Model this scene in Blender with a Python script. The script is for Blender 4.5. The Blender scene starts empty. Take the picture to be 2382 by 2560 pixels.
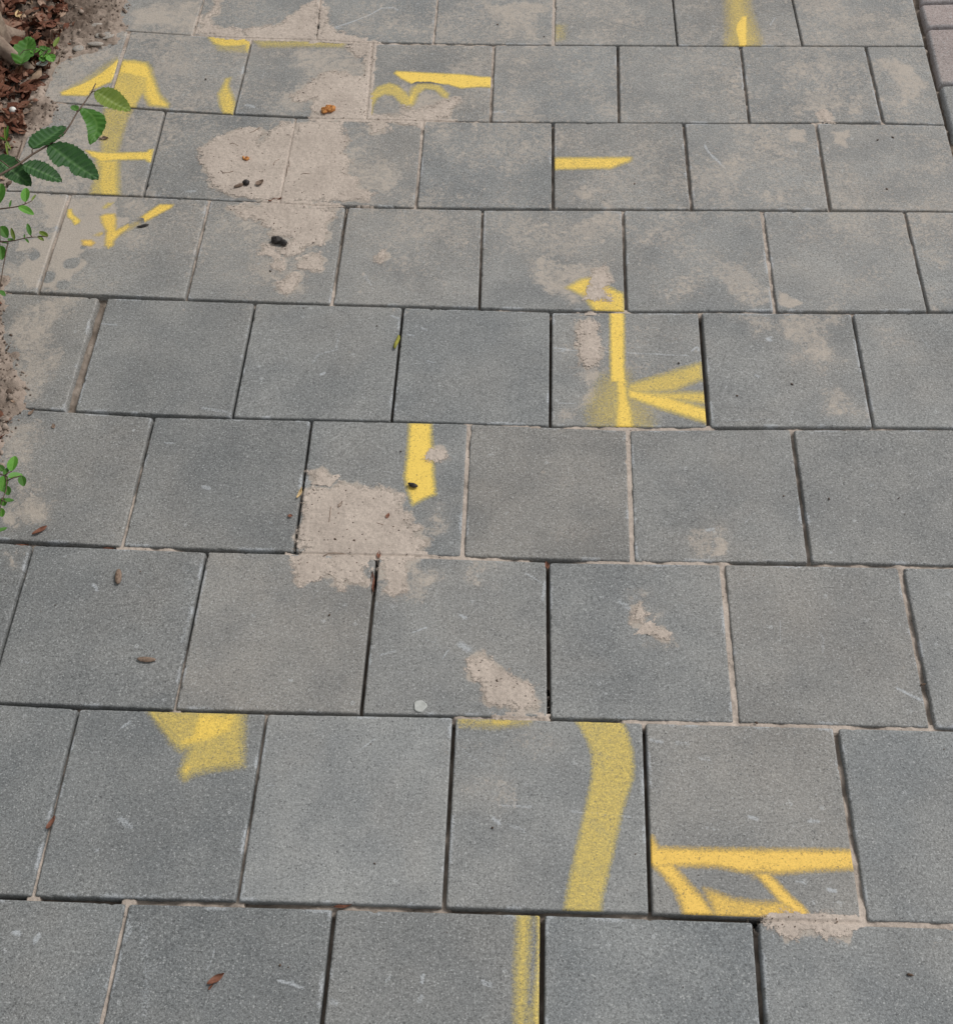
import bpy, math, random
import numpy as np
from mathutils import Matrix, Vector

# ---------------------------------------------------------------- camera
FPX, CX, CY, H = 2926.4, 1191.0, 1280.0, 1.7309       # focal length in photo pixels, principal point, eye height
PIT, ROL = 0.9648, -0.0261
cp, sp, cr, sr = math.cos(PIT), math.sin(PIT), math.cos(ROL), math.sin(ROL)
FWD = np.array([0, cp, -sp]); UP0 = np.array([0, sp, cp]); RT0 = np.array([1.0, 0, 0])
RT = cr*RT0 + sr*UP0; UP = -sr*RT0 + cr*UP0
scene = bpy.context.scene
cam = bpy.data.objects.new('camera', bpy.data.cameras.new('camera'))
scene.collection.objects.link(cam); scene.camera = cam
cam.data.sensor_fit = 'HORIZONTAL'; cam.data.sensor_width = 36.0
cam.data.lens = 36.0*FPX/2382.0
cam.data.clip_start = 0.02; cam.data.clip_end = 200
cam.matrix_world = Matrix(((RT[0], UP[0], -FWD[0], 0), (RT[1], UP[1], -FWD[1], 0), (RT[2], UP[2], -FWD[2], H), (0, 0, 0, 1)))

# ---------------------------------------------------------------- light
SUN_EL, SUN_AZ = math.radians(52), math.radians(58)   # soft, from the upper right behind cloud
w = bpy.data.worlds.new('World'); scene.world = w; w.use_nodes = True
nt = w.node_tree; nt.nodes.clear()
sky = nt.nodes.new('ShaderNodeTexSky'); sky.sky_type = 'NISHITA'; sky.sun_disc = False
sky.sun_elevation = SUN_EL; sky.sun_rotation = SUN_AZ
hsv = nt.nodes.new('ShaderNodeHueSaturation'); hsv.inputs['Saturation'].default_value = 0.08
bg = nt.nodes.new('ShaderNodeBackground'); bg.inputs['Strength'].default_value = 0.108
out = nt.nodes.new('ShaderNodeOutputWorld')
nt.links.new(sky.outputs[0], hsv.inputs['Color']); nt.links.new(hsv.outputs[0], bg.inputs['Color']); nt.links.new(bg.outputs[0], out.inputs[0])
sun = bpy.data.objects.new('sun', bpy.data.lights.new('sun', 'SUN')); scene.collection.objects.link(sun)
sun.data.energy = 1.3; sun.data.angle = math.radians(15); sun.data.color = (1.0, 0.96, 0.91)
sun.rotation_euler = (math.pi/2 - SUN_EL, 0, math.pi - SUN_AZ)
scene.view_settings.view_transform = 'Standard'; scene.view_settings.look = 'None'
scene.view_settings.exposure = 0.47; scene.view_settings.gamma = 1.0

# ---------------------------------------------------------------- helpers
rng = np.random.default_rng(7); random.seed(7)

def ground(px, py, z=0.0):
    """photo pixel -> point on the horizontal plane at height z"""
    d = FWD + RT*((px-CX)/FPX) - UP*((py-CY)/FPX)
    t = (z-H)/d[2]
    return np.array([d[0]*t, d[1]*t])
def G3(px, py, z=0.0):
    g = ground(px, py, z); return np.array([g[0], g[1], z])
def T(c, r, pts, z=0.0):
    ox = (0, 600, 1200, 1782)[c]; oy = 640*r
    return np.array([ground(ox+x/3.0833, oy+y/3.0833, z) for x, y in pts])
def K(ox, oy, s, pts, z=0.0):
    return np.array([ground(ox+x/s, oy+y/s, z) for x, y in pts])

def _hash(ix, iy, seed):
    h = (ix.astype(np.int64)*374761393 + iy.astype(np.int64)*668265263 + seed*1442695041) & 0xFFFFFFFF
    h = ((h ^ (h >> 13))*1274126177) & 0xFFFFFFFF
    return (h ^ (h >> 16)) & 0xFFFF
def perlin(x, y, seed=0):
    x0 = np.floor(x); y0 = np.floor(y); fx = x-x0; fy = y-y0
    u = fx*fx*fx*(fx*(fx*6-15)+10); v = fy*fy*fy*(fy*(fy*6-15)+10)
    def g(ix, iy, dx, dy):
        a = _hash(ix, iy, seed)*(2*np.pi/65536); return np.cos(a)*dx + np.sin(a)*dy
    a = g(x0, y0, fx, fy); b = g(x0+1, y0, fx-1, fy); c = g(x0, y0+1, fx, fy-1); d = g(x0+1, y0+1, fx-1, fy-1)
    return ((a*(1-u)+b*u)*(1-v) + (c*(1-u)+d*u)*v)*1.5
def fbm(x, y, f, o=4, seed=0, gain=.5):
    s = 0; a = 1.0
    for k in range(o):
        s = s + a*perlin(x*f, y*f, seed+k*17); f *= 2.03; a *= gain
    return s
def sstep(a, b, x):
    t = np.clip((x-a)/(b-a), 0, 1); return t*t*(3-2*t)
def sdf(poly, x, y):
    """signed distance, positive inside"""
    d = np.full(x.shape, 1e9); ins = np.zeros(x.shape, bool); n = len(poly)
    for i in range(n):
        a = poly[i]; b = poly[(i+1) % n]; e = b-a
        t = np.clip(((x-a[0])*e[0]+(y-a[1])*e[1])/max(e@e, 1e-12), 0, 1)
        d = np.minimum(d, (x-a[0]-t*e[0])**2+(y-a[1]-t*e[1])**2)
        if a[1] != b[1]:
            c = ((a[1] > y) != (b[1] > y)) & (x < (b[0]-a[0])*(y-a[1])/(b[1]-a[1])+a[0])
            ins ^= c
    d = np.sqrt(d); return np.where(ins, d, -d)

def make_mesh(name, V, F, mat, attrs=None, parent=None, smooth=True, origin=None):
    V = np.asarray(V, np.float32); me = bpy.data.meshes.new(name)
    if origin is not None: V = V - np.asarray(origin, np.float32)
    if isinstance(F, np.ndarray):
        k = F.shape[1]; me.vertices.add(len(V)); me.vertices.foreach_set('co', V.ravel())
        me.loops.add(F.size); me.loops.foreach_set('vertex_index', F.astype(np.int32).ravel())
        me.polygons.add(len(F)); me.polygons.foreach_set('loop_start', np.arange(0, F.size, k, dtype=np.int32))
        me.polygons.foreach_set('loop_total', np.full(len(F), k, np.int32))
        me.update(calc_edges=True)
    else:
        me.from_pydata([tuple(v) for v in V.tolist()], [], F)
    me.validate()
    me.polygons.foreach_set('use_smooth', np.full(len(me.polygons), smooth))
    for an, av in (attrs or {}).items():
        at = me.attributes.new(an, 'FLOAT', 'POINT'); at.data.foreach_set('value', np.asarray(av, np.float32))
    me.materials.append(mat)
    o = bpy.data.objects.new(name, me); scene.collection.objects.link(o)
    if origin is not None and parent is None: o.location = [float(c) for c in origin]
    if parent is not None: o.parent = parent
    return o
def tag(o, label=None, cat=None, group=None, kind=None):
    for k, v in (('label', label), ('category', cat), ('group', group), ('kind', kind)):
        if v: o[k] = v
    return o
def empty(name, loc):
    o = bpy.data.objects.new(name, None); o.empty_display_size = .02
    scene.collection.objects.link(o); o.location = [float(c) for c in loc]; return o
def grid_faces(nx, ny, off=0):
    i, j = np.meshgrid(np.arange(nx-1), np.arange(ny-1), indexing='ij')
    a = (i*ny+j).ravel(); return np.stack([a, a+ny, a+ny+1, a+1], 1)+off

# ---------------------------------------------------------------- materials
class N:
    def __init__(s, name):
        s.m = bpy.data.materials.new(name); s.m.use_nodes = True; s.t = s.m.node_tree; s.t.nodes.clear()
        s.geo = s.t.nodes.new('ShaderNodeNewGeometry'); s.P = s.geo.outputs['Position']
    def n(s, typ, **kw):
        x = s.t.nodes.new(typ)
        for k, v in kw.items(): setattr(x, k, v)
        return x
    def put(s, inp, v):
        if isinstance(v, bpy.types.NodeSocket): s.t.links.new(v, inp)
        elif isinstance(v, tuple) and len(v) == 3: inp.default_value = (*v, 1)
        else: inp.default_value = v
    def noise(s, scale, detail=3, rough=.5, vec=None, dist=0):
        x = s.n('ShaderNodeTexNoise'); s.put(x.inputs['Vector'], vec or s.P)
        x.inputs['Scale'].default_value = scale; x.inputs['Detail'].default_value = detail
        x.inputs['Roughness'].default_value = rough; x.inputs['Distortion'].default_value = dist
        return x.outputs['Fac']
    def shift(s, k):
        x = s.n('ShaderNodeVectorMath', operation='ADD'); s.put(x.inputs[0], s.P); x.inputs[1].default_value = (k, k*2, k*.5); return x.outputs[0]
    def voro(s, scale, out='Distance', feature='F1'):
        x = s.n('ShaderNodeTexVoronoi', feature=feature); s.put(x.inputs['Vector'], s.P); x.inputs['Scale'].default_value = scale
        return x.outputs[out]
    def map(s, v, a, b, c=0.0, d=1.0, smooth=True):
        x = s.n('ShaderNodeMapRange', interpolation_type='SMOOTHSTEP' if smooth else 'LINEAR')
        s.put(x.inputs[0], v)
        for i, q in enumerate((a, b, c, d)): s.put(x.inputs[i+1], q)
        return x.outputs[0]
    def math(s, op, a, b=0.0, c=0.0, clamp=False):
        x = s.n('ShaderNodeMath', operation=op, use_clamp=clamp)
        s.put(x.inputs[0], a); s.put(x.inputs[1], b); s.put(x.inputs[2], c); return x.outputs[0]
    def mix(s, f, a, b, blend='MIX'):
        x = s.n('ShaderNodeMix', data_type='RGBA', blend_type=blend)
        s.put(x.inputs[0], f); s.put(x.inputs[6], a); s.put(x.inputs[7], b); return x.outputs[2]
    def attr(s, name, typ='GEOMETRY'):
        x = s.n('ShaderNodeAttribute', attribute_name=name, attribute_type=typ); return x.outputs['Fac']
    def col(s, v):                                  # float -> grey colour
        x = s.n('ShaderNodeCombineColor')
        for i in range(3): s.put(x.inputs[i], v)
        return x.outputs[0]
    def finish(s, color, rough=.9, bump=None, dist=.001, strength=1.0, alpha=None, spec=.25, sub=0, trans=None):
        b = s.n('ShaderNodeBsdfPrincipled'); s.put(b.inputs['Base Color'], color); s.put(b.inputs['Roughness'], rough)
        b.inputs['Specular IOR Level'].default_value = spec
        if bump is not None:
            x = s.n('ShaderNodeBump'); x.inputs['Distance'].default_value = dist; x.inputs['Strength'].default_value = strength
            s.put(x.inputs['Height'], bump); s.t.links.new(x.outputs[0], b.inputs['Normal'])
        o = s.n('ShaderNodeOutputMaterial'); res = b.outputs[0]
        if trans is not None:
            tr = s.n('ShaderNodeBsdfTranslucent'); s.put(tr.inputs[0], color)
            mx = s.n('ShaderNodeMixShader'); mx.inputs[0].default_value = trans
            s.t.links.new(res, mx.inputs[1]); s.t.links.new(tr.outputs[0], mx.inputs[2]); res = mx.outputs[0]
        if alpha is not None: s.put(b.inputs['Alpha'], alpha)
        s.t.links.new(res, o.inputs[0]); return s.m

SAND = (0.46, 0.39, 0.32)
def slab_material(name, c1, c2, c3, fleck=1.0):
    s = N(name)
    tone = s.attr('tone'); dust = s.attr('dust'); scuff = s.attr('scuff')
    cloud = s.map(s.noise(7, 5, .55), .32, .68)
    c = s.mix(cloud, c1, c2)
    c = s.mix(s.math('MULTIPLY', s.map(s.noise(3.1, 4, .6, dist=.4), .45, .72), .55), c, c3)
    # fine concrete grain, millimetre aggregate
    g1 = s.noise(430, 2, .7); g2 = s.noise(210, 3, .7); g3 = s.noise(60, 3, .6)
    grain = s.math('ADD', s.map(g1, .3, .7, -.30, .30, False), s.map(g2, .3, .7, -.26, .26, False))
    grain = s.math('ADD', grain, s.map(g3, .3, .7, -.06, .06, False))
    c = s.mix(1.0, c, s.col(s.math('ADD', grain, s.math('ADD', tone, 1.0))), 'MULTIPLY')
    h = s.attr('hue'); cc = s.n('ShaderNodeCombineColor')
    for i_, k_ in enumerate((.030, -.003, -.032)): s.put(cc.inputs[i_], s.math('MULTIPLY_ADD', h, k_, 1.0))
    c = s.mix(1.0, c, cc.outputs[0], 'MULTIPLY')
    c = s.mix(1.0, c, s.col(s.map(s.noise(2.2, 3, .6), .3, .7, .93, 1.07, False)), 'MULTIPLY')
    v = s.n('ShaderNodeTexVoronoi'); s.put(v.inputs['Vector'], s.P); v.inputs['Scale'].default_value = 210
    sep = s.n('ShaderNodeSeparateColor'); s.put(sep.inputs[0], v.outputs['Color'])
    white = s.math('MULTIPLY', s.map(v.outputs['Distance'], .34, .16), s.map(sep.outputs[0], .80, .9))
    dark = s.math('MULTIPLY', s.map(v.outputs['Distance'], .36, .14), s.map(sep.outputs[1], .82, .92))
    c = s.mix(s.math('MULTIPLY', white, .55*fleck), c, (.52, .53, .53))
    c = s.mix(s.math('MULTIPLY', dark, .6*fleck), c, (.07, .072, .075))
    v2 = s.n('ShaderNodeTexVoronoi'); s.put(v2.inputs['Vector'], s.P); v2.inputs['Scale'].default_value = 38
    sep2 = s.n('ShaderNodeSeparateColor'); s.put(sep2.inputs[0], v2.outputs['Color'])
    big = s.math('MULTIPLY', s.map(s.math('ADD', v2.outputs['Distance'], s.map(g2, .2, .8, -.09, .09)), .17, .09), s.map(sep2.outputs[2], .955, .985))
    c = s.mix(s.math('MULTIPLY', s.math('MULTIPLY', big, s.map(g1, .35, .6)), .5), c, (.55, .57, .58))
    # pale and dark grit of one or two millimetres
    g4 = s.noise(330, 2, .55, dist=.6); g5 = s.noise(290, 2, .5, vec=s.shift(3.7))
    c = s.mix(s.math('MULTIPLY', s.map(g4, .58, .70), .52), c, (.52, .53, .52))
    c = s.mix(s.math('MULTIPLY', s.map(g5, .60, .72), .55), c, (.08, .083, .085))
    # pale rubbed bloom along edges and in scuffs
    sc = s.map(s.math('ADD', s.math('MULTIPLY', scuff, .70), s.math('ADD', s.math('MULTIPLY', g2, .45), s.math('MULTIPLY', g1, .55))), .72, 1.12)
    c = s.mix(s.math('MULTIPLY', sc, .72), c, (.50, .53, .56))
    # sand dust trodden into the surface
    n1 = s.math('ADD', s.math('MULTIPLY', s.noise(78, 4, .6, dist=.7), .62), s.math('MULTIPLY', s.noise(24, 3, .5), .24))
    n1 = s.math('ADD', n1, s.math('MULTIPLY', s.noise(8, 2, .5), .14))
    n1 = s.math('ADD', n1, s.map(g2, .3, .7, -.03, .03, False))
    dm = s.map(s.math('SUBTRACT', dust, n1), -.035, .06)
    n3 = s.math('ADD', s.math('MULTIPLY', s.noise(112, 3, .55, vec=s.shift(5.1), dist=.5), .72), s.math('MULTIPLY', s.noise(18, 2, .5, vec=s.shift(2.3)), .28))
    dm = s.math('MAXIMUM', dm, s.math('MULTIPLY', s.map(s.math('SUBTRACT', s.math('ADD', dust, .03), n3), -.03, .05), .55))
    rn = s.math('ABSOLUTE', s.math('SUBTRACT', s.noise(48, 3, .55, vec=s.shift(1.3), dist=1.0), .5))
    ring = s.math('MULTIPLY', s.map(rn, .035, .008), s.map(dust, .27, .52, 0, .8))
    dm = s.math('MAXIMUM', dm, s.math('MULTIPLY', ring, s.map(s.noise(22, 2), .42, .58)))
    dm = s.math('MULTIPLY', dm, s.map(g2, .25, .75, .62, 1.0))
    sandc = s.mix(s.noise(20, 3), (.44, .385, .33), (.51, .45, .39))
    sandc = s.mix(1.0, sandc, s.col(s.math('ADD', s.map(g1, .3, .7, -.12, .12, False), 1.0)), 'MULTIPLY')
    c = s.mix(s.math('MULTIPLY', dm, .86), c, sandc)
    wash = s.math('MULTIPLY', s.map(dust, .15, .8), .22)
    c = s.mix(wash, c, SAND)
    hgt = s.math('ADD', s.math('MULTIPLY', g1, .5), s.math('MULTIPLY', g2, .9))
    hgt = s.math('ADD', hgt, s.math('MULTIPLY', dark, -.5))
    return s.finish(c, .93, hgt, .0011, .8, spec=.2)
M_SLAB = slab_material('grey_concrete', (.198, .204, .204), (.260, .262, .255), (.270, .258, .240))
M_BRICK = slab_material('pinkish_brick_concrete', (.30, .255, .245), (.345, .29, .275), (.33, .30, .28), 1.2)

def sand_material(name, a, b, deep, loose=False):
    s = N(name)
    g1 = s.noise(700, 2, .6); g2 = s.noise(180, 3, .6)
    c = s.mix(s.map(s.noise(14, 4), .3, .7), a, b)
    c = s.mix(1.0, c, s.col(s.math('ADD', s.math('ADD', s.map(g1, .3, .7, -.16, .16, False), s.map(g2, .3, .7, -.13, .13, False)), 1.0)), 'MULTIPLY')
    v = s.n('ShaderNodeTexVoronoi'); s.put(v.inputs['Vector'], s.P); v.inputs['Scale'].default_value = 150
    sep = s.n('ShaderNodeSeparateColor'); s.put(sep.inputs[0], v.outputs['Color'])
    dark = s.math('MULTIPLY', s.map(v.outputs['Distance'], .34, .12), s.map(sep.outputs[1], .90, .96))
    c = s.mix(s.math('MULTIPLY', dark, .75), c, (.06, .05, .042))
    c = s.mix(s.attr('damp'), c, deep)
    al = None
    if loose: al = s.map(s.math('ADD', s.attr('body'), s.math('MULTIPLY', s.math('SUBTRACT', s.math('ADD', s.math('MULTIPLY', g1, .5), s.math('MULTIPLY', g2, .5)), .5), 2.4)), .22, .62)
    return s.finish(c, .96, s.math('ADD', g1, s.math('MULTIPLY', g2, 1.2)), .0008, .9, spec=.12, alpha=al)
M_SAND = sand_material('dry_sand', (.435, .372, .322), (.515, .442, .382), (.15, .12, .095), True)
M_SOIL = sand_material('crumbly_soil', (.25, .20, .165), (.37, .30, .25), (.11, .08, .062))
M_BED = sand_material('bedding', (.15, .12, .10), (.20, .16, .13), (.10, .08, .07))

def paint_material():
    s = N('yellow_spray_paint')
    d = s.attr('cover')
    g = s.math('ADD', s.math('MULTIPLY', s.noise(430, 3, .7), .62), s.math('MULTIPLY', s.noise(190, 2, .6), .38))
    a = s.math('ADD', s.math('MULTIPLY', d, 1.0), s.math('MULTIPLY', s.math('SUBTRACT', g, .53), 1.55))
    hide = s.map(a, .0, .95, 0.0, 1.0, False)
    hide = s.math('MULTIPLY', hide, s.map(d, .0, .22))
    pit = s.map(s.noise(290, 2, .5, vec=s.shift(3.7)), .62, .70)
    hide = s.math('MULTIPLY', hide, s.math('SUBTRACT', 1.0, s.math('MULTIPLY', pit, .55)))
    hide = s.math('MULTIPLY', hide, s.math('SUBTRACT', 1.0, s.math('MULTIPLY', s.map(s.noise(95, 4, .7), .60, .70), .5)))
    c = s.mix(s.map(d, .45, 1.0), (.75, .60, .18), (.86, .61, .125))
    c = s.mix(s.math('MULTIPLY', s.attr('warm'), .8), c, (.84, .52, .12))
    c = s.mix(1.0, c, s.col(s.map(g, .3, .7, .80, 1.16, False)), 'MULTIPLY')
    return s.finish(c, .62, g, .0008, .7, alpha=hide, spec=.3)
M_PAINT = paint_material()

def simple(name, a, b, scale=60, rough=.7, bump=.0006, trans=None, spec=.3):
    s = N(name)
    n = s.noise(scale, 4, .6); c = s.mix(s.map(n, .3, .7), a, b)
    return s.finish(c, rough, n, bump, .8, trans=trans, spec=spec)
def leaf_material(name, dark, light, rib):
    s = N(name)
    r = s.attr('rib'); c = s.mix(s.map(s.noise(45, 4), .3, .7), dark, light)
    c = s.mix(s.math('MULTIPLY', r, .75), c, rib)
    return s.finish(c, .5, s.noise(250, 2), .0003, .6, trans=.22, spec=.35)
M_LEAF_D = leaf_material('dark_hedge_leaf', (.022, .075, .018), (.035, .11, .025), (.08, .19, .05))
M_LEAF_M = leaf_material('mid_hedge_leaf', (.05, .15, .02), (.075, .21, .03), (.13, .27, .06))
M_LEAF_Y = leaf_material('young_hedge_leaf', (.13, .20, .025), (.19, .26, .04), (.26, .33, .08))
M_LEAF_B = leaf_material('bright_small_leaf', (.08, .25, .025), (.13, .34, .045), (.2, .42, .09))
M_TWIG = simple('twig_bark', (.07, .048, .035), (.13, .09, .065), 90)
M_BARK = simple('tree_bark', (.19, .14, .11), (.33, .26, .205), 40, .95, .006, spec=.1)
M_BLACK = simple('black_crust', (.018, .016, .015), (.05, .043, .04), 150, .6, .002)
M_RED = simple('red_brown_dry_leaf', (.13, .055, .034), (.25, .11, .07), 120)
M_ORANGE = simple('orange_flesh', (.42, .15, .04), (.62, .30, .10), 160, .8, .002)
M_HUSK = simple('brown_husk', (.13, .09, .065), (.28, .20, .15), 240)
M_TAN = simple('tan_husk', (.50, .36, .17), (.62, .46, .25), 150)
M_GUM = simple('pale_grey_gum', (.40, .41, .39), (.50, .51, .49), 90, .8, .001)
M_WHITE = simple('white_stone', (.6, .59, .56), (.75, .74, .70), 90)
M_POD = simple('yellow_green_pod', (.20, .20, .03), (.33, .31, .05), 120)
def litter_material():
    s = N('brown_leaf_litter'); r = s.attr('rnd')
    x = s.n('ShaderNodeValToRGB'); s.put(x.inputs[0], r); e = x.color_ramp.elements
    e[0].color = (.045, .022, .014, 1); e[1].color = (.38, .27, .19, 1); e[1].position = 1
    for p, c in ((.25, (.11, .04, .024, 1)), (.5, (.18, .075, .045, 1)), (.72, (.27, .155, .11, 1)), (.88, (.36, .25, .19, 1))):
        q = e.new(p); q.color = c
    c = s.mix(1.0, x.outputs[0], s.col(s.map(s.noise(110, 4), .3, .7, .7, 1.25, False)), 'MULTIPLY')
    return s.finish(c, .75, s.noise(200, 3), .0008, .7, spec=.2)
M_LITTER = litter_material()
M_CRUMB = simple('mixed_crumbs', (.03, .022, .018), (.14, .09, .06), 60)

# ---------------------------------------------------------------- the paving layout
# horizontal joints: (photo x, photo y, how full of sand 0..1)
HJ = {
 'AB': [(-250,60,.6),(200,68,.6),(321,76,.4),(477,88,.3),(520,90,1),(600,94,1),(788,99,1),(940,108,1),(1087,108,.9),(1290,112,.95),(1450,112,.6),(1520,112,.1),(1600,113,.7),(1782,113,.35),(2000,114,.3),(2314,114,.35)],
 'BC': [(-250,232,.6),(156,256,.4),(280,265,.3),(415,276,.2),(600,285,.15),(739,293,.2),(810,296,1),(1064,302,1),(1200,303,.9),(1232,304,.5),(1544,306,.7),(1600,306,.3),(1876,307,.3),(2100,306,.4),(2210,306,.7),(2369,311,.3)],
 'CD': [(-250,462,.6),(16,477,.35),(357,490,.1),(500,497,.15),(600,501,.45),(700,508,.7),(866,516,.6),(930,517,.6),(960,518,.2),(1206,523,.15),(1385,522,.4),(1450,523,.8),(1566,524,.3),(1732,524,.3),(1905,525,.35),(2080,524,.35),(2265,527,.4),(2600,531,.4)],
 'DE': [(-350,715,.6),(0,728,.5),(110,732,.6),(253,742,.1),(467,748,.2),(636,755,.5),(800,760,.45),(840,761,.1),(1009,766,.1),(1197,771,.15),(1250,774,.8),(1330,777,.8),(1370,778,.1),(1450,779,.8),(1566,779,.9),(1600,779,.5),(1730,779,.85),(1938,779,.7),(2132,782,.6),(2324,779,.6),(2700,782,.6)],
 'EF': [(-350,1000,.5),(42,1018,.2),(169,1027,.1),(386,1040,.05),(579,1044,.05),(778,1048,.05),(976,1053,.15),(1000,1053,.4),(1177,1057,.85),(1340,1064,.95),(1375,1066,.2),(1420,1068,.9),(1570,1073,.95),(1774,1070,.95),(1810,1068,.3),(1980,1071,.7),(2187,1069,.7),(2382,1071,.7),(2800,1075,.7)],
 'FG': [(-400,1326,.4),(0,1352,.3),(78,1360,.4),(280,1367,.3),(310,1368,.9),(420,1373,.9),(500,1376,.2),(735,1382,.1),(780,1384,1),(944,1388,1),(1158,1393,1),(1310,1400,.9),(1350,1402,.1),(1430,1404,.4),(1480,1405,1),(1583,1406,1),(1805,1408,1),(1860,1408,.5),(2025,1408,.6),(2100,1411,.8),(2249,1416,.8),(2382,1416,.8),(2800,1425,.8)],
 'GH': [(-400,1735,.2),(0,1759,.1),(195,1769,.03),(435,1776,.03),(665,1782,.03),(902,1787,.03),(1100,1790,.1),(1150,1791,.9),(1360,1797,1),(1390,1798,.2),(1530,1802,.3),(1570,1804,1),(1837,1809,1),(2087,1817,.9),(2333,1822,.85),(2382,1824,.7),(2850,1836,.7)],
 'HI': [(-450,2225,.1),(0,2243,.04),(78,2246,.04),(319,2255,.1),(350,2256,.5),(580,2258,.65),(605,2259,.1),(700,2264,.4),(837,2269,.65),(1090,2273,.5),(1110,2274,.2),(1352,2283,.2),(1600,2288,.5),(1640,2290,.4),(1700,2293,.08),(1886,2301,.2),(1960,2303,.9),(2161,2308,1),(2382,2316,1),(2900,2330,1)],
}
# upright joints of each row: column, top x, top y, foot x, foot y, fill top, fill foot, width in mm
VJ = {
 'A': [(-1.5,508,0,483,84,.8,.8,7),(-.5,801,0,791,97,.9,.3,5),(.5,1093,0,1083,107,.8,.9,7),(1.5,1385,0,1383,107,.95,1,9),(2.5,1682,0,1693,113,.4,.05,6),(3.5,1981,0,2006,113,.3,.1,6)],
 'B': [(-2,322,80,266,262,.9,.85,11),(-1,628,104,585,279,.7,.5,6),(0,931,110,915,298,1,1,8),(1,1234,117,1226,302,.85,.7,9),(2,1544,120,1547,305,.4,.5,8),(3,1852,120,1873,306,.6,.7,7),(4,2165,120,2207,303,.6,.6,9)],
 'C': [(-1.5,412,281,358,487,.1,.05,7),(-.5,739,297,700,500,.8,.95,6),(.5,1057,311,1039,519,.95,.8,9),(1.5,1382,311,1382,519,.35,.5,8),(2.5,1709,311,1729,522,.6,.6,9),(3.5,2040,311,2075,522,.75,.6,8)],
 'D': [(-2,168,505,97,720,.75,.5,9),(-1,522,506,465,744,.9,.6,8),(0,866,519,830,757,.3,.85,9),(1,1206,527,1198,768,.7,.3,7),(2,1557,529,1565,776,.7,.35,8),(3,1905,532,1938,776,.8,.8,10),(4,2262,532,2320,776,.7,.6,7)],
 'E': [(-1.5,256,747,173,1026,.22,.34,23),(-.5,637,758,580,1040,.05,.05,7),(.5,1007,768,978,1050,.02,.02,7),(1.5,1377,781,1375,1063,.02,.02,7),(2.5,1750,781,1772,1068,.03,.06,10),(3.5,2131,788,2183,1065,.55,.5,7)],
 'F': [(-1,383,1044,305,1364,.2,.97,8),(0,778,1050,735,1377,.03,.3,7),(1,1172,1062,1156,1384,1,1,9),(2,1570,1076,1581,1400,1,1,10),(3,1980,1076,2025,1405,.5,.5,10)],
 'G': [(-1.5,78,1374,3,1630,.5,.15,7),(-.5,516,1381,436,1770,.06,.8,7),(.5,944,1387,902,1781,.4,.02,8),(1.5,1369,1410,1372,1786,.03,.03,8),(2.5,1806,1416,1840,1799,.95,1,11),(3.5,2252,1423,2330,1812,.7,.6,12)],
 'H': [(-1,195,1773,81,2241,.3,.95,7),(0,666,1784,592,2254,.6,.6,7),(1,1135,1792,1109,2269,.03,.5,8),(2,1610,1812,1626,2283,.05,.1,8),(3,2090,1825,2161,2299,.45,.95,11)],
 'I': [(-.5,318,2261,253,2560,.9,.95,8),(.5,835,2273,803,2560,.3,.1,9),(1.5,1356,2286,1354,2560,.04,.04,9),(2.5,1889,2309,1908,2560,.2,.08,11)],
}
ROWS = 'ABCDEFGHI'
PITCH = .3045
HW = {k: np.array([[*ground(x, y), f] for x, y, f in v]) for k, v in HJ.items()}    # world polylines
# paving goes on one row beyond the picture's top and foot
up = HW['AB'].copy(); up[:, 1] += PITCH; HW['ZA'] = up
dn = HW['HI'].copy(); dn[:, 1] -= PITCH*1.003; HW['IJ'] = dn
HGAP = {'ZA': 4, 'AB': 4, 'BC': 4, 'CD': 4.5, 'DE': 5, 'EF': 4.5, 'FG': 5.5, 'GH': 5.2, 'HI': 7, 'IJ': 6}
TOPJ = {r: 'ZABCDEFGHIJ'[i]+'ABCDEFGHIJ'[i] for i, r in enumerate(ROWS)}
BOTJ = {r: 'ABCDEFGHIJ'[i]+'BCDEFGHIJ'[i] for i, r in enumerate(ROWS)}
def hj_y(k, x): p = HW[k]; return np.interp(x, p[:, 0], p[:, 1])
def hj_line(k, x):                                   # point and slope
    y = hj_y(k, x); return y, (hj_y(k, x+.08)-hj_y(k, x-.08))/.16

def vline(a, b, row):                                # extend an upright joint to the row's two long joints
    a, b = np.array(a), np.array(b)
    def at(y): return a + (b-a)*((y-a[1])/(b[1]-a[1]))
    t = np.array([a[0], hj_y(TOPJ[row], a[0])]); p = at(t[1]); t = at(hj_y(TOPJ[row], p[0]))
    q = at(hj_y(BOTJ[row], b[0])); q = at(hj_y(BOTJ[row], q[0]))
    return t, q
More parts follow.
